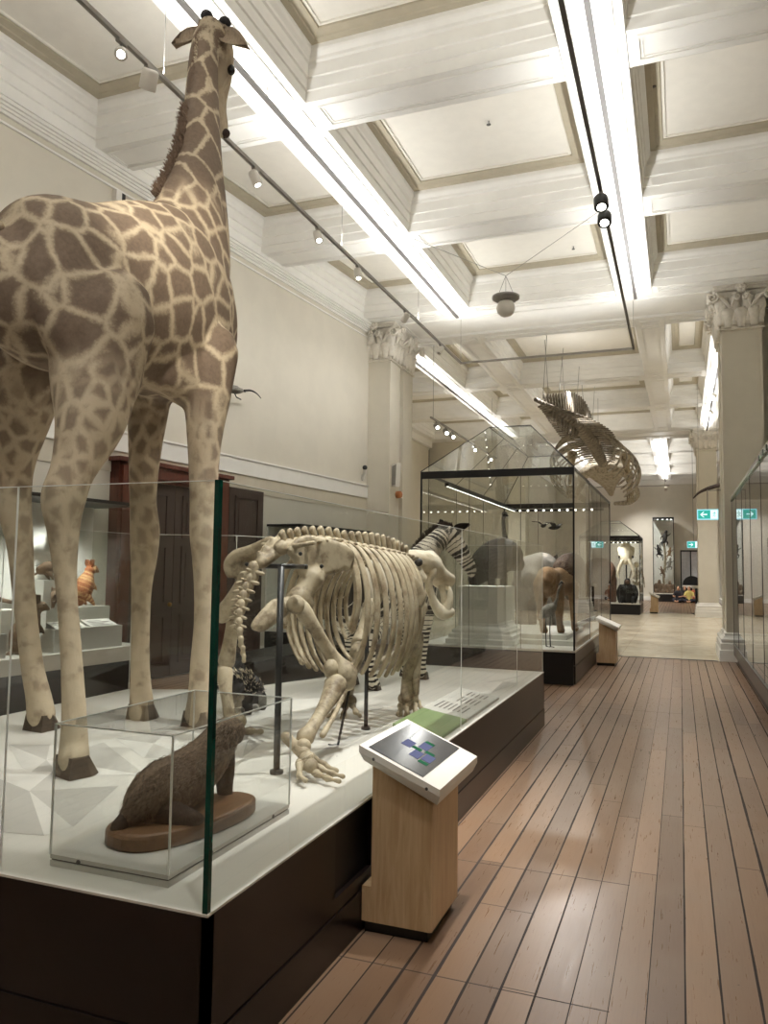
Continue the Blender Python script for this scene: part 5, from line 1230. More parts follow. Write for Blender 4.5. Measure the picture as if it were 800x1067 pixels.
# ================================================================== HANGING WHALE SKELETON
wk = [(559, 417, 17.9, .05), (567, 421, 18.6, .09), (578, 427, 19.6, .14), (590, 434, 20.8, .18), (601, 442, 22.0, .21), (611, 452, 23.4, .22), (619, 464, 25.0, .21), (625, 476, 26.6, .19), (629, 484, 27.8, .17)]
wp, wr = smooth_path([at(*k[:3-0][:2], Y=k[2]) for k in wk], [k[3] for k in wk], 6)
WB = at(605, 446, Y=22.5)
wh = thing('whale_skeleton', 'long grey whale skeleton hung on wires from the ceiling over the marble crossing', 'skeleton', WB)
n = 36; vs_ = along(wp, n)
def rad_at(t): i = min(int(t*(len(wr)-1)), len(wr)-1); return wr[i][0]
step = sum((b-a).length for a, b in zip(wp, wp[1:]))/(n-1)
for i, (p, d) in enumerate(vs_):
    f = i/(n-1); r = rad_at(f); s = Vector((d.y, -d.x, 0)).normalized(); u = s.cross(d)*1.0; u = u if u.z > 0 else -u
    mb = MB().tube([p-d*step*.42, p-d*step*.3, p, p+d*step*.3, p+d*step*.42], [r*.85, r, r*.82, r, r*.85], 12, s)
    if 2 < i < 34:
        hgt = r*(1.4+2.0*math.sin(min(1, max(0, (f-.06)/.75))*PI)); mb.tube([p+u*r*.7, p+u*(r+hgt*.5)-d*.05, p+u*(r+hgt)-d*.16], [(.03, .075), (.025, .075), (.02, .085)], 8, s, round_ends=True)
        tl_ = r*(.9+1.6*math.sin(f*PI))
        for q in (-1, 1): mb.tube([p+s*(q*r*.8), p+s*(q*(r+tl_))-u*.04], [(.06, .03), (.07, .025)], 8, d, round_ends=True)
    if 4 < i < 16: mb.tube([p-u*r*.8, p-u*(r+.28*math.sin((i-4)/12*PI)+.05)-d*.08], [(.04, .08), (.02, .06)], 6, s, round_ends=True)
    mb.build('vertebra', MT['whale'], wh)
for i in range(10):
    p, d = vs_[20+int(i*1.35)]; s = Vector((d.y, -d.x, 0)).normalized(); f = i/9
    for q in (-1, 1):
        wd = .85+.5*math.sin(f*PI*.8); dr = 1.25+.5*math.sin(f*PI*.8); pts = []; rr = []
        for k in range(8):
            a = .25+2.15*k/7; pts.append(p+s*(q*wd*math.sin(a))+Vector((0,0,.1-dr*(1-math.cos(a))*.55))-d*(.35*a*(1-.5*f))); rr.append((.03, .04+.02*math.sin(k/7*PI)))
        P, R = smooth_path(pts, rr, 3); MB().tube(P, R, 7, s, round_ends=True).build('rib', MT['whalerib'], wh)
e, ed = vs_[-1]; es = Vector((ed.y, -ed.x, 0)).normalized()
ws = organic('skull', [([e, e+ed*.5+W3(0,0,-.02), e+ed*1.0+W3(0,0,-.15), e+ed*1.9+W3(0,0,-.35), e+ed*2.6+W3(0,0,-.6)], [(.35,.3),(.75,.45),(.6,.35),(.28,.18),(.1,.08)], es, 14),
              ([e+es*.2, e+es*.75+ed*.4+W3(0,0,-.25), e+es*.8+ed*.7+W3(0,0,-.5)], [.2,.2,.12], (0,1,0), 10), ([e-es*.2, e-es*.75+ed*.4+W3(0,0,-.25), e-es*.8+ed*.7+W3(0,0,-.5)], [.2,.2,.12], (0,1,0), 10)], .05, 2, MT['whalerib'], wh, phase=False)
for q in (-1, 1): MB().tube(*smooth_path([e+es*(q*.8)+ed*.5+W3(0,0,-.55), e+es*(q*1.05)+ed*1.3+W3(0,0,-.8), e+es*(q*.7)+ed*2.2+W3(0,0,-.95), e+es*(q*.1)+ed*2.8+W3(0,0,-.9)], [(.09,.16),(.07,.14),(.06,.11),(.04,.07)]), 9, round_ends=True).build('jaw_bone', MT['whalerib'], wh)
for q, px_ in ((1, (652, 490)), (-1, (596, 487))):
    a = at(px_[0], px_[1], Y=25.4); mb = MB().tube([a+W3(0,0,.5), a+W3(.02*q,0,.15), a+W3(.05*q,.1,-.1)], [(.16,.05),(.10,.06),(.09,.06)], 8, round_ends=True)
    mb.tube([a+W3(.05*q,.1,-.1), a+W3(.1*q,.15,-.55)], [.06,.05], 8, round_ends=True)
    for k in range(4):
        b = a+W3(.1*q+(k-1.5)*.05, .15, -.6)
        for j in range(3): mb.tube([b-W3(0,0,.14*j), b-W3(-.01*k,0,.14*j+.11)], [.028,.022], 6, round_ends=True)
    mb.build('flipper_bones', MT['bone'], wh)
for f, dx in ((.06,.1), (.12,-.1), (.2,.15), (.3,-.1), (.42,.1), (.55,-.12), (.68,.1), (.85,.0)):
    p, d = vs_[int(f*(n-1))]; MB().tube([p+W3(0,0,.1), W3(p.x+dx, p.y, ZS+.3)], .008, 5).build('hanging_wire', MT['grey'], wh)
# single long curved bone on the far right pier
cb_ = at(735, 512, Y=24)
cbn = thing('hanging_bone', 'long thin brown curved bone hung high in front of the far right pier', 'bone', cb_)
P, R = smooth_path([at(722.5, 519, Y=24), at(728, 513.5, Y=24), at(736, 509.5, Y=24), at(744, 507, Y=24), at(751, 505, Y=24)], [(.015,.015),(.03,.035),(.035,.05),(.035,.06),(.03,.05)], 4)
MB().tube(P, R, 9, (0,1,0), round_ends=True).build('bone', MT['mane2'], cbn)
for k in (4, 14): MB().tube([P[k], P[k]+W3(0,0,ZS+.3-P[k].z)], .004, 4).build('wire', MT['grey'], cbn)

# ================================================================== DISTANT TUSK AND APE CASE
def sit(name, label, cat, base, m, h, lean=0.0, group=None, hm=None):
    """crouching ape-like mount: broad back, round head, arms to the ground"""
    b = Vector(base); t = thing(name, label, cat, b, group)
    organic('body', [([b+W3(0,.1*h,.12*h), b+W3(0,.05*h,.4*h), b+W3(lean*h,0,.68*h), b+W3(lean*h,-.03*h,.76*h)], [(.26*h,.24*h),(.29*h,.25*h),(.25*h,.2*h),(.12*h,.12*h)], (1,0,0), 12),
                     ([b+W3(lean*h,-.05*h,.8*h), b+W3(lean*h,-.07*h,.9*h)], [.13*h,.12*h], (1,0,0), 10)]+
            [([b+W3(q*.26*h,-.02*h,.66*h), b+W3(q*.36*h,-.08*h,.4*h), b+W3(q*.3*h,-.2*h,.05*h)], [.10*h,.08*h,.06*h], (1,0,0), 8) for q in (-1,1)]+
            [([b+W3(q*.15*h,0,.12*h), b+W3(q*.24*h,-.2*h,.2*h), b+W3(q*.2*h,-.3*h,.04*h)], [.11*h,.09*h,.06*h], (1,0,0), 8) for q in (-1,1)], .03*h, 2, MT[m], t, phase=False)
    if hm: MB().ball(b+W3(lean*h,-.16*h,.86*h), (.09*h,.06*h,.09*h), 9, 7).build('face', MT[hm], t)
    return t
MT['elephant'] = mat('brown elephant hide', (112, 84, 68), .75, var=.25, scale=5, bmp=.3, bscale=20)
eb = W3(-3.0, 32.4, .42)
el = thing('elephant', 'brown elephant calf at the left of the distant tusk and ape case', 'elephant', eb)
organic('body', [([eb+W3(-.3,.6,1.1), eb+W3(-.2,.3,1.15), eb+W3(.15,-.2,1.2), eb+W3(.3,-.5,1.3)], [(.4,.5),(.55,.6),(.5,.55),(.3,.35)], (1,0,0), 14), ([eb+W3(.34,-.6,1.3), eb+W3(.38,-.85,.9), eb+W3(.38,-.85,.35)], [.2,.12,.07], (1,0,0), 10)]+
        [([eb+W3(x,y,.9), eb+W3(x,y,.03)], [.2,.16], (1,0,0), 10) for x, y in ((-.5,.4),(.0,.6),(-.1,-.4),(.45,-.2))], .05, 2, MT['elephant'], el, phase=False)
ear(eb+W3(.1,-.55,1.6), eb+W3(-.15,-.6,.95), .28, el, 'elephant', (0,-1,0))
def tusk_skull():
    b = W3(-1.98, 31.75, .42); t = thing('elephant_skull', 'pale elephant skull with long white tusks on a post, top of the distant case', 'skull', b)
    organic('skull', [([b+W3(0,.1,2.2), b+W3(0,0,1.95), b+W3(0,-.12,1.6)], [(.2,.16),(.27,.18),(.17,.13)], (1,0,0), 12)]+[([b+W3(q*.2,-.02,1.85), b+W3(q*.24,0,2.1)], [.1,.09], (1,0,0), 8) for q in (-1,1)], .03, 2, MT['bone2'], t, phase=False)
    for q in (-1, 1):
        MB().tube(*smooth_path([b+W3(q*.12,-.18,1.65), b+W3(q*.25,-.3,1.35), b+W3(q*.30,-.45,1.1), b+W3(q*.22,-.55,.95)], [.07,.065,.05,.015]), 9, round_ends=True).build('tusk', MT['bone2'], t)
        MB().ball(b+W3(q*.25,-.10,1.78), (.035,.05,.06), 9, 7).build('eye_socket', MT['dark'], t)
    MB().tube([b+W3(0,.05,0), b+W3(0,.05,1.8)], .03, 8).build('post', MT['rod'], t)
tusk_skull()
sit('ape', 'black stuffed ape crouching at the front of the distant tusk and ape case', 'ape', (-1.92, 31.45, .42), 'dark', .95, hm='elephant')
def ape_skeleton(b):
    b = Vector(b); t = thing('skeleton', 'small upright ape skeleton in the right of the distant tusk and ape case', 'skeleton', b)
    MB().ball(b+W3(0,0,1.48), (.1,.12,.12), 10, 8).build('skull', MT['bone2'], t)
    MB().tube([b+W3(0,.02,.75), b+W3(0,.05,1.1), b+W3(0,.02,1.4)], .03, 8).build('spine', MT['bone'], t)
    for k in range(7):
        z = 1.28-.05*k; w_ = .13+.03*math.sin(k/6*PI)
        MB().tube(smooth_path([b+W3(-.02,.05,z), b+W3(-w_,0,z-.03), b+W3(0,-.1,z-.06), b+W3(w_,0,z-.03), b+W3(.02,.05,z)], sub=3), .012, 6).build('rib', MT['bone'], t)
    organic('pelvis', [([b+W3(-.12,0,.8), b+W3(0,.03,.72), b+W3(.12,0,.8)], [.05,.06,.05], (0,1,0), 8)], .015, 1, MT['bone'], t, phase=False)
    for q in (-1, 1):
        MB().tube([b+W3(q*.1,0,.74), b+W3(q*.14,-.06,.4), b+W3(q*.12,0,.03)], [.03,.028,.02], 8).tube([b+W3(q*.12,0,.02), b+W3(q*.13,-.14,.015)], .018, 6).build('leg_bones', MT['bone'], t)
        MB().tube([b+W3(q*.17,.02,1.32), b+W3(q*.27,-.02,.95), b+W3(q*.3,-.12,.6)], [.025,.022,.015], 8).build('arm_bones', MT['bone'], t)
ape_skeleton((-1.62, 32.2, .42))
# ---------------------------------------------------------------- monkeys in the tall end case
pole = tag(MB().tube(smooth_path([W3(-.85,46.9,.46), W3(-.9,46.9,1.4), W3(-.8,46.9,2.3), W3(-.87,46.9,3.6)], sub=4), .06, 8).build('climbing_pole', MT['bone'], None, (-.85, 46.9, .46)), 'pale branch standing in the tall narrow end case', 'branch')
def monkey(label, c, m, h, pose):
    c = Vector(c); t = thing('climbing_monkey', label, 'monkey', c, None)
    q = pose
    organic('body', [([c+W3(0,0,0), c+W3(q*.05*h,0,.25*h), c+W3(q*.08*h,-.03*h,.45*h)], [(.13*h,.12*h),(.14*h,.13*h),(.10*h,.10*h)], (1,0,0), 10), ([c+W3(q*.1*h,-.06*h,.56*h), c+W3(q*.12*h,-.1*h,.62*h)], [.1*h,.085*h], (1,0,0), 8),
                     ([c+W3(0,0,.42*h), c+W3(q*.22*h,-.02,.35*h), c+W3(q*.38*h,0,.5*h)], [.05*h,.04*h,.03*h], (1,0,0), 8), ([c+W3(0,0,.4*h), c+W3(-q*.18*h,-.05,.25*h), c+W3(-q*.2*h,0,.1*h)], [.05*h,.04*h,.03*h], (1,0,0), 8),
                     ([c+W3(0,0,.0), c+W3(q*.2*h,-.05,-.08*h), c+W3(q*.12*h,0,-.3*h)], [.07*h,.05*h,.03*h], (1,0,0), 8), ([c, c+W3(-q*.15*h,0,-.15*h), c+W3(-q*.1*h,0,-.32*h)], [.07*h,.05*h,.03*h], (1,0,0), 8)], .025*h+.004, 1, MT[m], t, phase=False)
    MB().tube(smooth_path([c+W3(-q*.08*h,.04,0), c+W3(-q*.25*h,.04,-.15*h), c+W3(-q*.22*h,.04,-.5*h)], sub=4), .022*h+.006, 6).build('tail', MT[m], t)
for lb, px_, m, h, q in (('black monkey at the top of the tall end case', (692, 564), 'dark', .9, 1), ('black gibbon hanging left of the branch in the tall end case', (687, 577), 'dark', .75, -1),
                        ('buff monkey right of the branch in the tall end case', (697, 578), 'lion', .6, 1), ('grey monkey halfway down the tall end case', (697, 590), 'greyfeather', .7, 1),
                        ('brown monkey low on the branch of the tall end case', (690, 597), 'mane', .55, -1)):
    monkey(lb, at(*px_, Y=46.75), m, h, q)
for lb, px_, m, h in (('dark baboon sitting left on the deck of the tall end case', (687, 620), 'mane', .75), ('dark baboon sitting right on the deck of the tall end case', (698, 620), 'mane', .7)):
    p = at(*px_, Y=46.6); sit('baboon', lb, 'monkey', (p.x, 46.7, .46), m, h)

# ================================================================== EXIT SIGNS
MT['exit'] = emit('lit green sign face', (60, 178, 160), .95); MT['exitw'] = emit('lit white sign symbol', (225, 250, 250), 1.4); MT['exitb'] = emit('pale lit sign edge', (150, 215, 225), 1.2)
def exit_sign(label, c, w_, h_, arrow=-1, hang=None):
    c = Vector(c); t = thing('exit_sign', label, 'exit sign', c)
    MB().box(c+W3(-w_/2,-.02,-h_/2), c+W3(w_/2,.03,h_/2)).build('sign_box', MT['exitb'], t)
    f = MB().box(c+W3(-w_/2+.02,-.024,-h_/2+.02), c+W3(w_*.12,-.02,h_/2-.02)).build('arrow_panel', MT['exit'], t)
    y = c.y-.027; z0 = c.z; a = c.x-w_*.19; s = h_*.26
    A = lambda dx, dz: Vector((a+arrow*dx*s, y, z0+dz*s))
    mb = MB()
    for P in ([A(1.2,0), A(.1,1.05), A(-.25,1.05), A(.62,.2), A(-1.2,.2), A(-1.2,-.2), A(.62,-.2), A(-.25,-1.05), A(.1,-1.05)],): mb.prism(P, (0, .003, 0))
    mb.build('arrow', MT['exitw'], f)
    g = MB().box(c+W3(w_*.14,-.024,-h_/2+.02), c+W3(w_/2-.02,-.02,h_/2-.02)).build('figure_panel', MT['exitw'], t)
    m = c+W3(w_*.31,-.027,0); k = h_*.01
    R = lambda x, z: m+W3(x*k, 0, z*k)
    mb = MB().ball(R(4, 28), (5*k, .002, 5*k), 10, 6)
    for L in ([(4,20),(-2,0)], [(-2,0),(8,-10),(4,-30)], [(-2,0),(-8,-16),(-20,-20)], [(3,16),(14,6),(18,12)], [(3,16),(-10,12),(-14,2)]): mb.tube([R(*q) for q in L], 3.2*k, 6, (0,1,0))
    mb.build('running_figure', MT['exit'], g)
    if hang: MB().box(c+W3(-.01,-.005,h_/2), c+W3(.01,.015,hang)).build('bracket', MT['grey'], t)
    return t
exit_sign('green lit exit sign with left arrow, hung beside the right pier', (.53, 16.95, 2.79), .40, .21, -1, .5)
MB().box((.52, 16.94, 3.27), (.8, 16.965, 3.29)).build('bracket_arm', MT['grey'], [o for o in COL.objects if o.name.startswith('exit_sign')][0])
exit_sign('smaller distant green lit exit sign above the far glass door', (.52, 34.5, 2.78), .50, .27, 1, 4.3)

# ================================================================== LAMPS AND SMALL FITTINGS
pd_ = thing('pendant_lamp', 'round white globe pendant lamp hung under the last ceiling coffer before the crossing', 'pendant lamp', (-2.51, 11.8, 5.72))
c0 = W3(-2.51, 11.8, 5.72)
MB().ball(c0, .145, 20, 14).build('globe', MT['lampwhite'], pd_)
MB().lathe([(.10,.10),(.16,.115),(.215,.15),(.215,.19),(.15,.205),(.05,.22)], c0, 24).build('collar', MT['grey'], pd_)
MB().tube([c0+W3(0,0,.22), c0+W3(0,0,.52)], .004, 5).tube([c0+W3(.13,0,.2), c0+W3(0,0,.52)], .004, 5).tube([c0+W3(-.13,0,.2), c0+W3(0,0,.52)], .004, 5).build('cord', MT['grey'], pd_)
for e_ in ((-1.1, 11.75, ZS), (-4.02, 11.75, ZS)): MB().tube([c0+W3(0,0,.52), Vector(e_)], .005, 5).build('stay_wire', MT['grey'], pd_)
# track with spotlights beyond the left pier
t2 = thing('lighting_track', 'short spotlight track hung over the marble crossing left of the lion case', 'lighting track', (-5.5, 17.6, 5.2))
MB().box((-5.52, 17.4, 5.2), (-5.48, 24.5, 5.24)).build('rail', MT['grey'], t2)
for y in (17.6, 23.8): MB().tube([(-5.5, y, 5.24), (-5.5, y, ZS)], .006, 5).build('suspension_wire', MT['grey'], t2)
for y, lb in ((17.9, 'first lit spotlight of the crossing track'), (18.7, 'second lit spotlight of the crossing track'), (19.3, 'third lit spotlight of the crossing track'), (21.6, 'fourth spotlight of the crossing track, apart from the others'), (23.6, 'last spotlight of the crossing track, near the glass roof')):
    can((-5.5, y, 5.22), (-3.0, y-4, 2.5), lb, r=.07, L=.2, group='spotlights of the crossing track', mtl='grey')
t3 = thing('lighting_track', 'thin spotlight track across the far end hall', 'lighting track', (-1.9, 36, 5.4))
MB().box((-3.5, 36, 5.4), (-.4, 36.04, 5.44)).build('rail', MT['grey'], t3)
for x in (-3.3, -.6): MB().tube([(x, 36.02, 5.44), (x, 36.02, ZS)], .006, 5).build('suspension_wire', MT['grey'], t3)
for x, lb in ((-2.0, 'lit spotlight in the middle of the far end track'), (-.55, 'lit spotlight at the right end of the far end track')): can((x, 36.02, 5.42), (-1.2, 44, 1), lb, r=.07, L=.2, group='spotlights of the far end track')
for x, y, lb in ((.95, 24.0, 'upper of two bright spotlights left of the right pier'), (.95, 26.5, 'lower of two bright spotlights left of the right pier')): can((x, y, ZS), (-2.0, 14, 2.2), lb, r=.09, L=.22, group=None, stem=.3)
# speaker, alarm, camera
s1 = thing('loudspeaker', 'slim white loudspeaker on the left pier behind the zebra', 'loudspeaker', (-5.82, 15.85, 3.62))
MB().loft([[W3(-5.88,15.8,3.4), W3(-5.76,15.74,3.4), W3(-5.70,15.84,3.4), W3(-5.82,15.92,3.4)], [W3(-5.88,15.8,3.88), W3(-5.74,15.74,3.92), W3(-5.68,15.84,3.92), W3(-5.82,15.92,3.88)]], 0, False).build('cabinet', MT['lampwhite'], s1)
MB().add([W3(-5.865,15.79,3.43), W3(-5.765,15.738,3.43), W3(-5.748,15.738,3.88), W3(-5.865,15.79,3.85)], [(0,1,2,3)]).build('grille', MT['grey'], s1)
a1 = thing('alarm_bell', 'small orange-brown round bell low on the left pier by the big case corner', 'alarm bell', (-5.66, 16.2, 3.26))
MB().tube([W3(-5.90,16.2,3.26), W3(-5.80,16.15,3.26)], [.08,.08], 16, (0,0,1)).build('bell', mat('orange brown bell', (176, 110, 60), .4), a1); MB().box((-5.90, 16.3, 3.2), (-5.82, 16.42, 3.32)).build('back_box', MT['lampwhite'], a1)
k1 = thing('security_camera', 'small white security camera with black lens on the left wall by the pier', 'security camera', (-6.62, 15.5, 3.7))
cp = wl(15.5, .0, 3.72)
MB().tube([cp-W3(0,0,.16), cp+W3(.02,0,-.1), cp+W3(.07,-.02,-.04), cp+W3(.08,-.05,.04)], [.05,.045,.04,.05], 10, round_ends=True).build('arm', MT['lampwhite'], k1); MB().ball(cp+W3(.09,-.07,.07), .055, 12, 8).build('lens_dome', MT['frame'], k1)
k2 = thing('wall_sensor', 'small pale box sensor high on the left wall behind the giraffe back', 'sensor', wl(7.9, .06, 4.9))
q_ = at(123, 206, X=xw(8.0)+.05); MB().box(q_-W3(.05,.09,.07), q_+W3(.05,.02,.07)).build('sensor_body', MT['lampwhite'], k2); MB().box(q_+W3(-.05,.022,-.07), q_+W3(.05,.09,.07)).build('sensor_face', MT['frame'], k2)
# long-billed bird on the left wall
bb = at(243, 406, X=xw(11.0)+.2)
wbird = small_bird('grey bird with long curved beak on the left wall beside the giraffe chest', bb, 1.3, 'greyfeather', (.25, .97, .0), folded=True)
MB().tube(smooth_path([bb+W3(.05,.24,.03), bb+W3(.08,.40,.07), bb+W3(.11,.54,.05), bb+W3(.13,.66,-.01)], sub=4), [.022-.0013*k for k in range(13)], 7).build('beak', MT['dark'], wbird)
MB().tube([bb+W3(0,.02,-.03), bb+W3(0,.1,-.10), bb+W3(0,.24,-.11)], .01, 6).build('foot', MT['dark'], wbird); MB().tube([bb, bb+W3(-.22,0,0)], .008, 6).build('wall_pin', MT['grey'], wbird)
# ceiling sprinklers
for lb, p in (('tiny ceiling sprinkler in the coffer above the globe lamp', (509, 126)), ('tiny ceiling sprinkler in the coffer right of the aisle lamps', (681, 86)), ('tiny ceiling sprinkler in the coffer nearest the crossing', None)):
    q = at(*p, Z=ZP) if p else W3(-1.8, 14.5, ZP); t = thing('sprinkler', lb, 'sprinkler', q); MB().tube([q, q-W3(0,0,.05)], .01, 6).lathe([(.03,-.05),(.03,-.057)], q, 10).build('sprinkler_head', MT['dgrey'], t)

# ================================================================== LEFT WALL CASE WITH SMALL MARSUPIALS
sc = thing('stepped_showcase', 'white stepped showcase of small marsupials on the left wall behind the giraffe legs', 'showcase', wl(5.5, .5, 0))
def sbox(name, Y0, Y1, d0, d1, z0, z1, m, parent=sc): mb = MB(); wbox(mb, Y0, Y1, d0, d1, z0, z1); return mb.build(name, MT[m], parent)
sbox('plinth', 2.0, 8.0, .05, .80, 0, .46, 'black2'); sbox('deck', 2.0, 8.15, .02, .95, .46, .63, 'deck')
sbox('back_panel', 2.0, 8.05, .02, .05, .63, 2.36, 'white'); sbox('top_frame', 2.0, 8.1, .02, .82, 2.34, 2.38, 'frame')
for Y0, Y1, z1 in ((4.9, 6.25, .98), (6.85, 7.85, .98)): sbox('white_step', Y0, Y1, .60, .82, .63, z1-.1, 'deck')
for Y0, Y1, z1 in ((5.5, 6.75, 1.10), (6.95, 7.42, 1.42), (7.43, 7.95, 1.10)): sbox('white_step', Y0, Y1, .15, .5, .63, z1, 'deck')
sbox('white_step', 6.9, 7.42, .5, .62, .63, 1.1, 'deck')
for Y0, Y1 in ((2.0, 5.1), (5.11, 8.05)):
    a, b = wl(Y0, .82, 0), wl(Y1, .82, 0); thin_pane(sc, (a.x, a.y), (b.x, b.y), .63, 2.34)
a, b = wl(8.05, .05, 0), wl(8.05, .82, 0); thin_pane(sc, (a.x, a.y), (b.x, b.y), .63, 2.34)
q = wl(8.05, .82, 0); MB().box((q.x-.005, q.y-.005, .63), (q.x+.005, q.y+.005, 2.34)).build('glass_corner', MT['edgelight'], sc)
for i, (Y0, Y1) in enumerate(((5.0, 5.55), (5.65, 6.2), (6.9, 7.33), (7.38, 7.8))):
    z = .885; mb = MB(); P = [wl(Y0, .80, z), wl(Y1, .80, z), wl(Y1, .62, z+.07), wl(Y0, .62, z+.07)]; mb.add(P+[p-W3(0,0,.004) for p in P], [(0,1,2,3),(7,6,5,4),(0,4,5,1),(1,5,6,2),(2,6,7,3),(3,7,4,0)])
    lb_ = mb.build('label_card', MT['lampwhite'], sc); mb = MB()
    for k in range(4):
        u = .78-.035*k; zz = z+.003+.07*(.80-u)/.18; mb.add([wl(Y0+.05, u, zz), wl(Y1-.06-.1*(k % 2), u, zz), wl(Y1-.06-.1*(k % 2), u-.012, zz+.005), wl(Y0+.05, u-.012, zz+.005)], [(0,1,2,3)])
    mb.build('label_text', MT['dgrey'], lb_)
for y in (4.2, 6.0, 7.3): spot('wall_case_light', wl(y, .55, 2.3), wl(y, .35, .7), 95, 120, .9)
MT['marsup'] = fur('brown marsupial fur', (134, 108, 84), (92, 72, 56), (90,90,60), .3); MT['orange'] = stripe_coat('banded orange brown coat', 22, (190, 150, 106), (150, 88, 52), .2, .2)
def critter(name, label, cat, c, m, h, f=(0, 1, 0), up=False, tail=.7):
    """small marsupial: pear body, pointed snout, upright ears, long tail"""
    c = Vector(c); f = Vector(f).normalized(); s = Vector((f.y, -f.x, 0)); t = thing(name, label, cat, c); z = lambda k: W3(0, 0, k*h)
    if up: B = [c-f*.12*h+z(.16), c-f*.05*h+z(.34), c+f*.06*h+z(.58), c+f*.12*h+z(.74)]; hd = [c+f*.14*h+z(.80), c+f*.24*h+z(.82), c+f*.36*h+z(.77)]
    else: B = [c-f*.5*h+z(.36), c-f*.2*h+z(.46), c+f*.15*h+z(.42), c+f*.4*h+z(.42)]; hd = [c+f*.45*h+z(.46), c+f*.62*h+z(.46), c+f*.82*h+z(.36)]
    ra = [(.16*h,.18*h),(.23*h,.24*h),(.17*h,.18*h),(.10*h,.11*h)]
    L = [(B, ra, s, 12), (hd, [.12*h,.105*h,.035*h], s, 10)]
    for q in (-1, 1):
        L.append(([c+s*(q*.12*h)-f*(.1 if up else .25)*h+z(.28), c+s*(q*.15*h)+f*(.06 if up else -.15)*h+z(.16), c+s*(q*.14*h)+f*(.18 if up else -.08)*h+z(.03)], [.10*h,.07*h,.035*h], s, 8))
        L.append(([c+s*(q*.09*h)+f*(.1*h if up else .28*h)+z(.55 if up else .36), c+s*(q*.1*h)+f*(.22*h if up else .3*h)+z(.42 if up else .18), c+s*(q*.09*h)+f*(.26*h if up else .36*h)+z(.36 if up else .03)], [.06*h,.04*h,.03*h], s, 8))
    organic('body', L, .025*h+.002, 2, MT[m], t)
    for q in (-1, 1): ear(hd[0]+s*(q*.06*h)+z(.07), hd[0]+s*(q*.10*h)+z(.24)-f*.02*h, .05*h, t, m, f*-1+W3(0,0,.1), th=.003)
    MB().tube(smooth_path([B[0], B[0]-f*.3*h-z(.2), B[0]-f*(.3+tail)*h+z(.04-B[0].z/h+c.z/h)], sub=4), [.05*h-.0035*h*k for k in range(9)], 8).build('tail', MT[m], t)
    MB().ball(hd[1]+s*.08*h+z(.03), .018*h).ball(hd[1]-s*.08*h+z(.03), .018*h).build('eyes', MT['eye'], t)
    return t
critter('marsupial', 'brown crouching marsupial on the highest white step of the wall showcase', 'marsupial', wl(7.22, .33, 1.42), 'marsup', .32, (.3, .95, 0))
critter('bandicoot', 'pointed-snout bandicoot on the white step below the crouching marsupial', 'marsupial', wl(7.1, .56, 1.10), 'marsup', .36, (.5, -.8, 0))
critter('numbat', 'orange banded numbat at the right end of the wall showcase', 'marsupial', wl(7.68, .33, 1.10), 'orange', .55, (.2, .9, 0), True)
critter('wallaby', 'small upright brown wallaby on the deck of the wall showcase', 'wallaby', wl(6.62, .66, .63), 'marsup', .62, (.4, .9, 0), True)
critter('marsupial', 'large dark brown marsupial at the left edge of the wall showcase', 'marsupial', wl(6.05, .33, 1.1), 'mane', .75, (.2, -.9, 0))
small_bird('small grey bird fixed high on the back of the marsupial showcase', wl(7.3, .3, 2.0), .9, 'greyfeather', (.3, .9, 0))
# second wall case past the open door leaf
s2 = thing('stepped_showcase', 'plain black topped glass showcase on the left wall beyond the open door leaf', 'showcase', wl(13, .4, 0))
sbox('plinth', 11.95, 14.6, .03, .7, 0, .5, 'black2', s2); sbox('deck', 11.95, 14.6, .03, .7, .5, .56, 'deck', s2); sbox('back_panel', 11.95, 14.6, .02, .05, .56, 2.32, 'white', s2); sbox('top_frame', 11.95, 14.6, .02, .72, 2.32, 2.36, 'frame', s2)
a, b = wl(11.95, .70, 0), wl(14.6, .70, 0); thin_pane(s2, (a.x, a.y), (b.x, b.y), .56, 2.32); a, b = wl(11.95, .05, 0), wl(11.95, .70, 0); thin_pane(s2, (a.x, a.y), (b.x, b.y), .56, 2.32)
q = wl(11.95, .70, 0); MB().box((q.x-.012, q.y-.012, .5), (q.x+.012, q.y+.012, 2.32)).build('corner_post', MT['frame'], s2)
critter('wallaby', 'brown wallaby standing in the plain showcase beyond the door leaf', 'wallaby', wl(13.2, .35, .56), 'marsup', .9, (.9, -.3, 0), True)

# ================================================================== RIGHT SHOWCASE CONTENTS
for lb, y, h, m in (('dark brown marsupial in the right showcase, nearest the camera', 9.2, .55, 'mane'), ('brown marsupial in the right showcase, second from the camera', 11.6, .5, 'marsup'), ('brown upright marsupial at the far end of the right showcase', 14.0, .6, 'marsup')):
    critter('marsupial', lb, 'marsupial', (1.5, y, .36), m, h, (-.3, -.9, 0), y > 13)

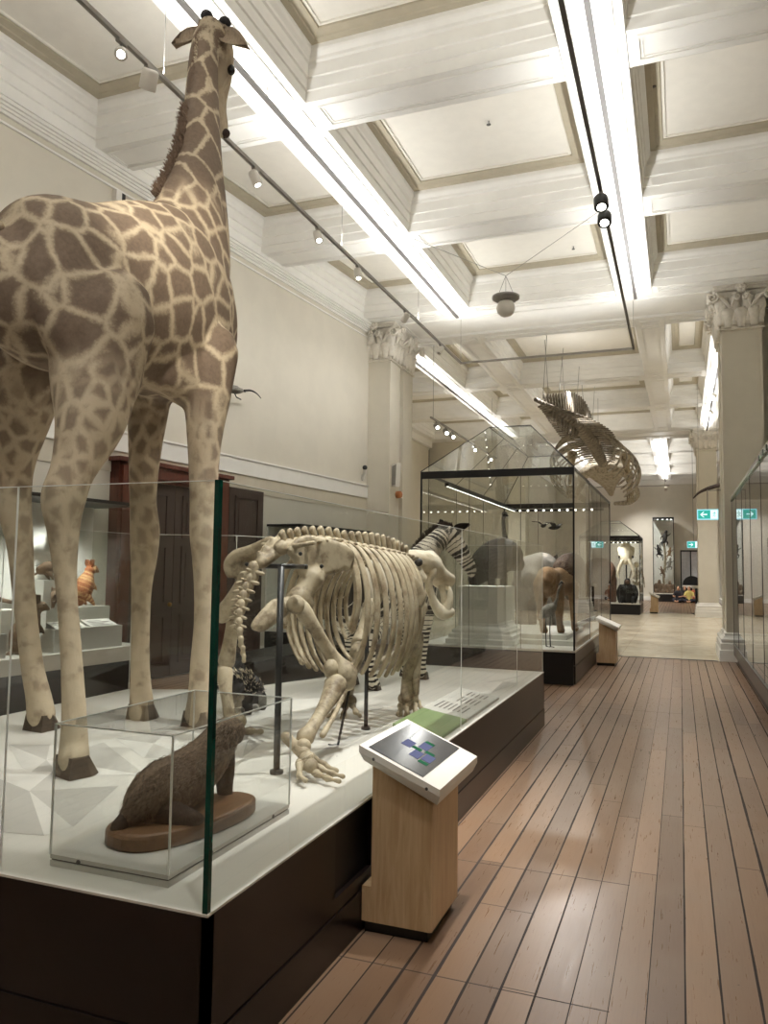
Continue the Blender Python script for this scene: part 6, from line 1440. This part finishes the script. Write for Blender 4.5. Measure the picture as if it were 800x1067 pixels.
# ================================================================== FAR END
fd = thing('door_2', 'tall glass double door with dark frame in the far end wall', 'door', (.55, 47.95, 0)); fd['kind'] = 'structure'
mb = MB()
for x in (.0, .52, 1.04): mb.box((x, 47.9, 0), (x+.06, 48, 2.9))
mb.box((0, 47.9, 2.84), (1.1, 48, 2.92)); mb.build('door_frame', MT['frame'], fd)
for x in (.06, .58): MB().box((x, 47.95, .05), (x+.46, 47.98, 2.84)).build('door_glass', mat('pale frosted door glass', (196, 194, 196), .15), fd)
ds = thing('reception_desk', 'dark arched reception desk with a white band in front of the far glass door', 'desk', (.55, 47.2, 0))
A_ = [W3(.1,47.1,.55)]+[W3(.6-.5*math.cos(PI*k/14), 47.1, .95+.5*math.sin(PI*k/14)) for k in range(15)]+[W3(1.1,47.1,.55)]
MB().prism(A_, (0, .12, 0)).build('arched_back', MT['frame'], ds); MB().box((.1, 46.95, .78), (1.1, 47.1, .92)).build('white_band', MT['lampwhite'], ds); MB().box((.1, 46.98, 0), (1.1, 47.22, .78)).build('counter', MT['black2'], ds)
MT['skin'] = mat('skin', (196, 150, 120), .6)
def seated(label, x, y, shirt, hair, face=0.0):
    b = W3(x, y, 0); t = thing('person', label, 'person', b); c_, s_ = math.cos(face), math.sin(face)
    T = lambda p: b+W3(p[0]*c_-p[1]*s_, p[0]*s_+p[1]*c_, p[2])
    L = [([T((0,.05,.12)), T((0,.04,.35)), T((0,0,.55)), T((0,0,.60))], [(.16,.13),(.16,.12),(.19,.11),(.09,.08)], (c_,s_,0), 12), ([T((0,0,.6)), T((0,-.01,.68))], [.055,.055], (1,0,0), 8),
         ([T((0,-.02,.70)), T((0,-.02,.78)), T((0,-.01,.84))], [(.07,.09),(.08,.10),(.06,.07)], (c_,s_,0), 10)]
    for q in (-1, 1):
        L.append(([T((q*.18,0,.54)), T((q*.24,-.1,.36)), T((q*.1,-.28,.32))], [.055,.045,.035], (1,0,0), 8)); L.append(([T((q*.1,0,.12)), T((q*.2,-.25,.14)), T((q*.04,-.36,.07))], [.09,.075,.05], (1,0,0), 8))
    m = MT['skin']; o = organic('body', L, .022, 2, [MT['skin']], t, phase=False)
    tr_ = organic('shirt', [(L[0][0][:3], [(.17,.14),(.175,.13),(.205,.125)], (c_,s_,0), 12)]+[([T((q*.18,0,.54)), T((q*.23,-.08,.40))], [.065,.058], (1,0,0), 8) for q in (-1,1)], .022, 2, mat('shirt cloth', shirt, .8), t, phase=False)
    organic('trousers', [([T((q*.1,0,.13)), T((q*.2,-.25,.15)), T((q*.1,-.33,.09))], [.10,.085,.065], (1,0,0), 8) for q in (-1,1)]+[([T((-.1,.04,.13)), T((.1,.04,.13))], [.13,.13], (0,1,0), 8)], .022, 2, mat('trouser cloth', (44,46,56), .8), t, phase=False)
    MB().ball(T((0,.02,.81)), (.09,.10,.085), 12, 8).build('hair', mat('dark hair', hair, .6), t)
for i, (lb, x, sh, hr_) in enumerate((('person in dark top sitting on the floor, leftmost of the far group', -.12, (40, 38, 44), (24, 20, 20)), ('person in black top sitting second in the far group', .2, (30, 30, 34), (30, 22, 20)),
        ('person in pale yellow top sitting in the middle of the far group', .42, (214, 200, 120), (34, 24, 20)), ('person in orange red top sitting in the far group', .66, (190, 96, 66), (44, 28, 22)), ('person in brown top sitting at the right of the far group', .9, (128, 84, 62), (26, 22, 22)))):
    seated(lb, x, 45.3+.85*(i % 2), sh, hr_, (-.3, .2, -.1, .3, .0)[i])
bo = thing('barrier_post', 'slim black post with a small sign on top beside the far right pier', 'post', (.58, 33.2, 0))
MB().tube([(.58,33.2,.02), (.58,33.2,1.0)], .05, 10).lathe([(.17,0),(.17,.02),(.05,.04)], (.58,33.2,0), 16).build('post', MT['frame'], bo); MB().box((.43, 33.18, .98), (.73, 33.22, 1.12)).build('sign_plate', MT['lampwhite'], bo)
cbn2 = thing('cabinet', 'low dark cabinet beyond the lion case, beside its far corner', 'cabinet', (-2.4, 24.6, 0))
MB().box((-3.1, 24.3, .05), (-2.35, 24.9, .78)).build('carcass', MT['black2'], cbn2); MB().box((-3.13, 24.27, .78), (-2.32, 24.93, .82)).build('worktop', MT['grey'], cbn2)
for x in (-3.08, -2.71): MB().box((x, 24.28, .1), (x+.34, 24.3, .75)).build('door', MT['frame'], cbn2)
MB().box((-3.06, 24.34, 0), (-2.4, 24.86, .05)).build('toe_kick', MT['frame'], cbn2)
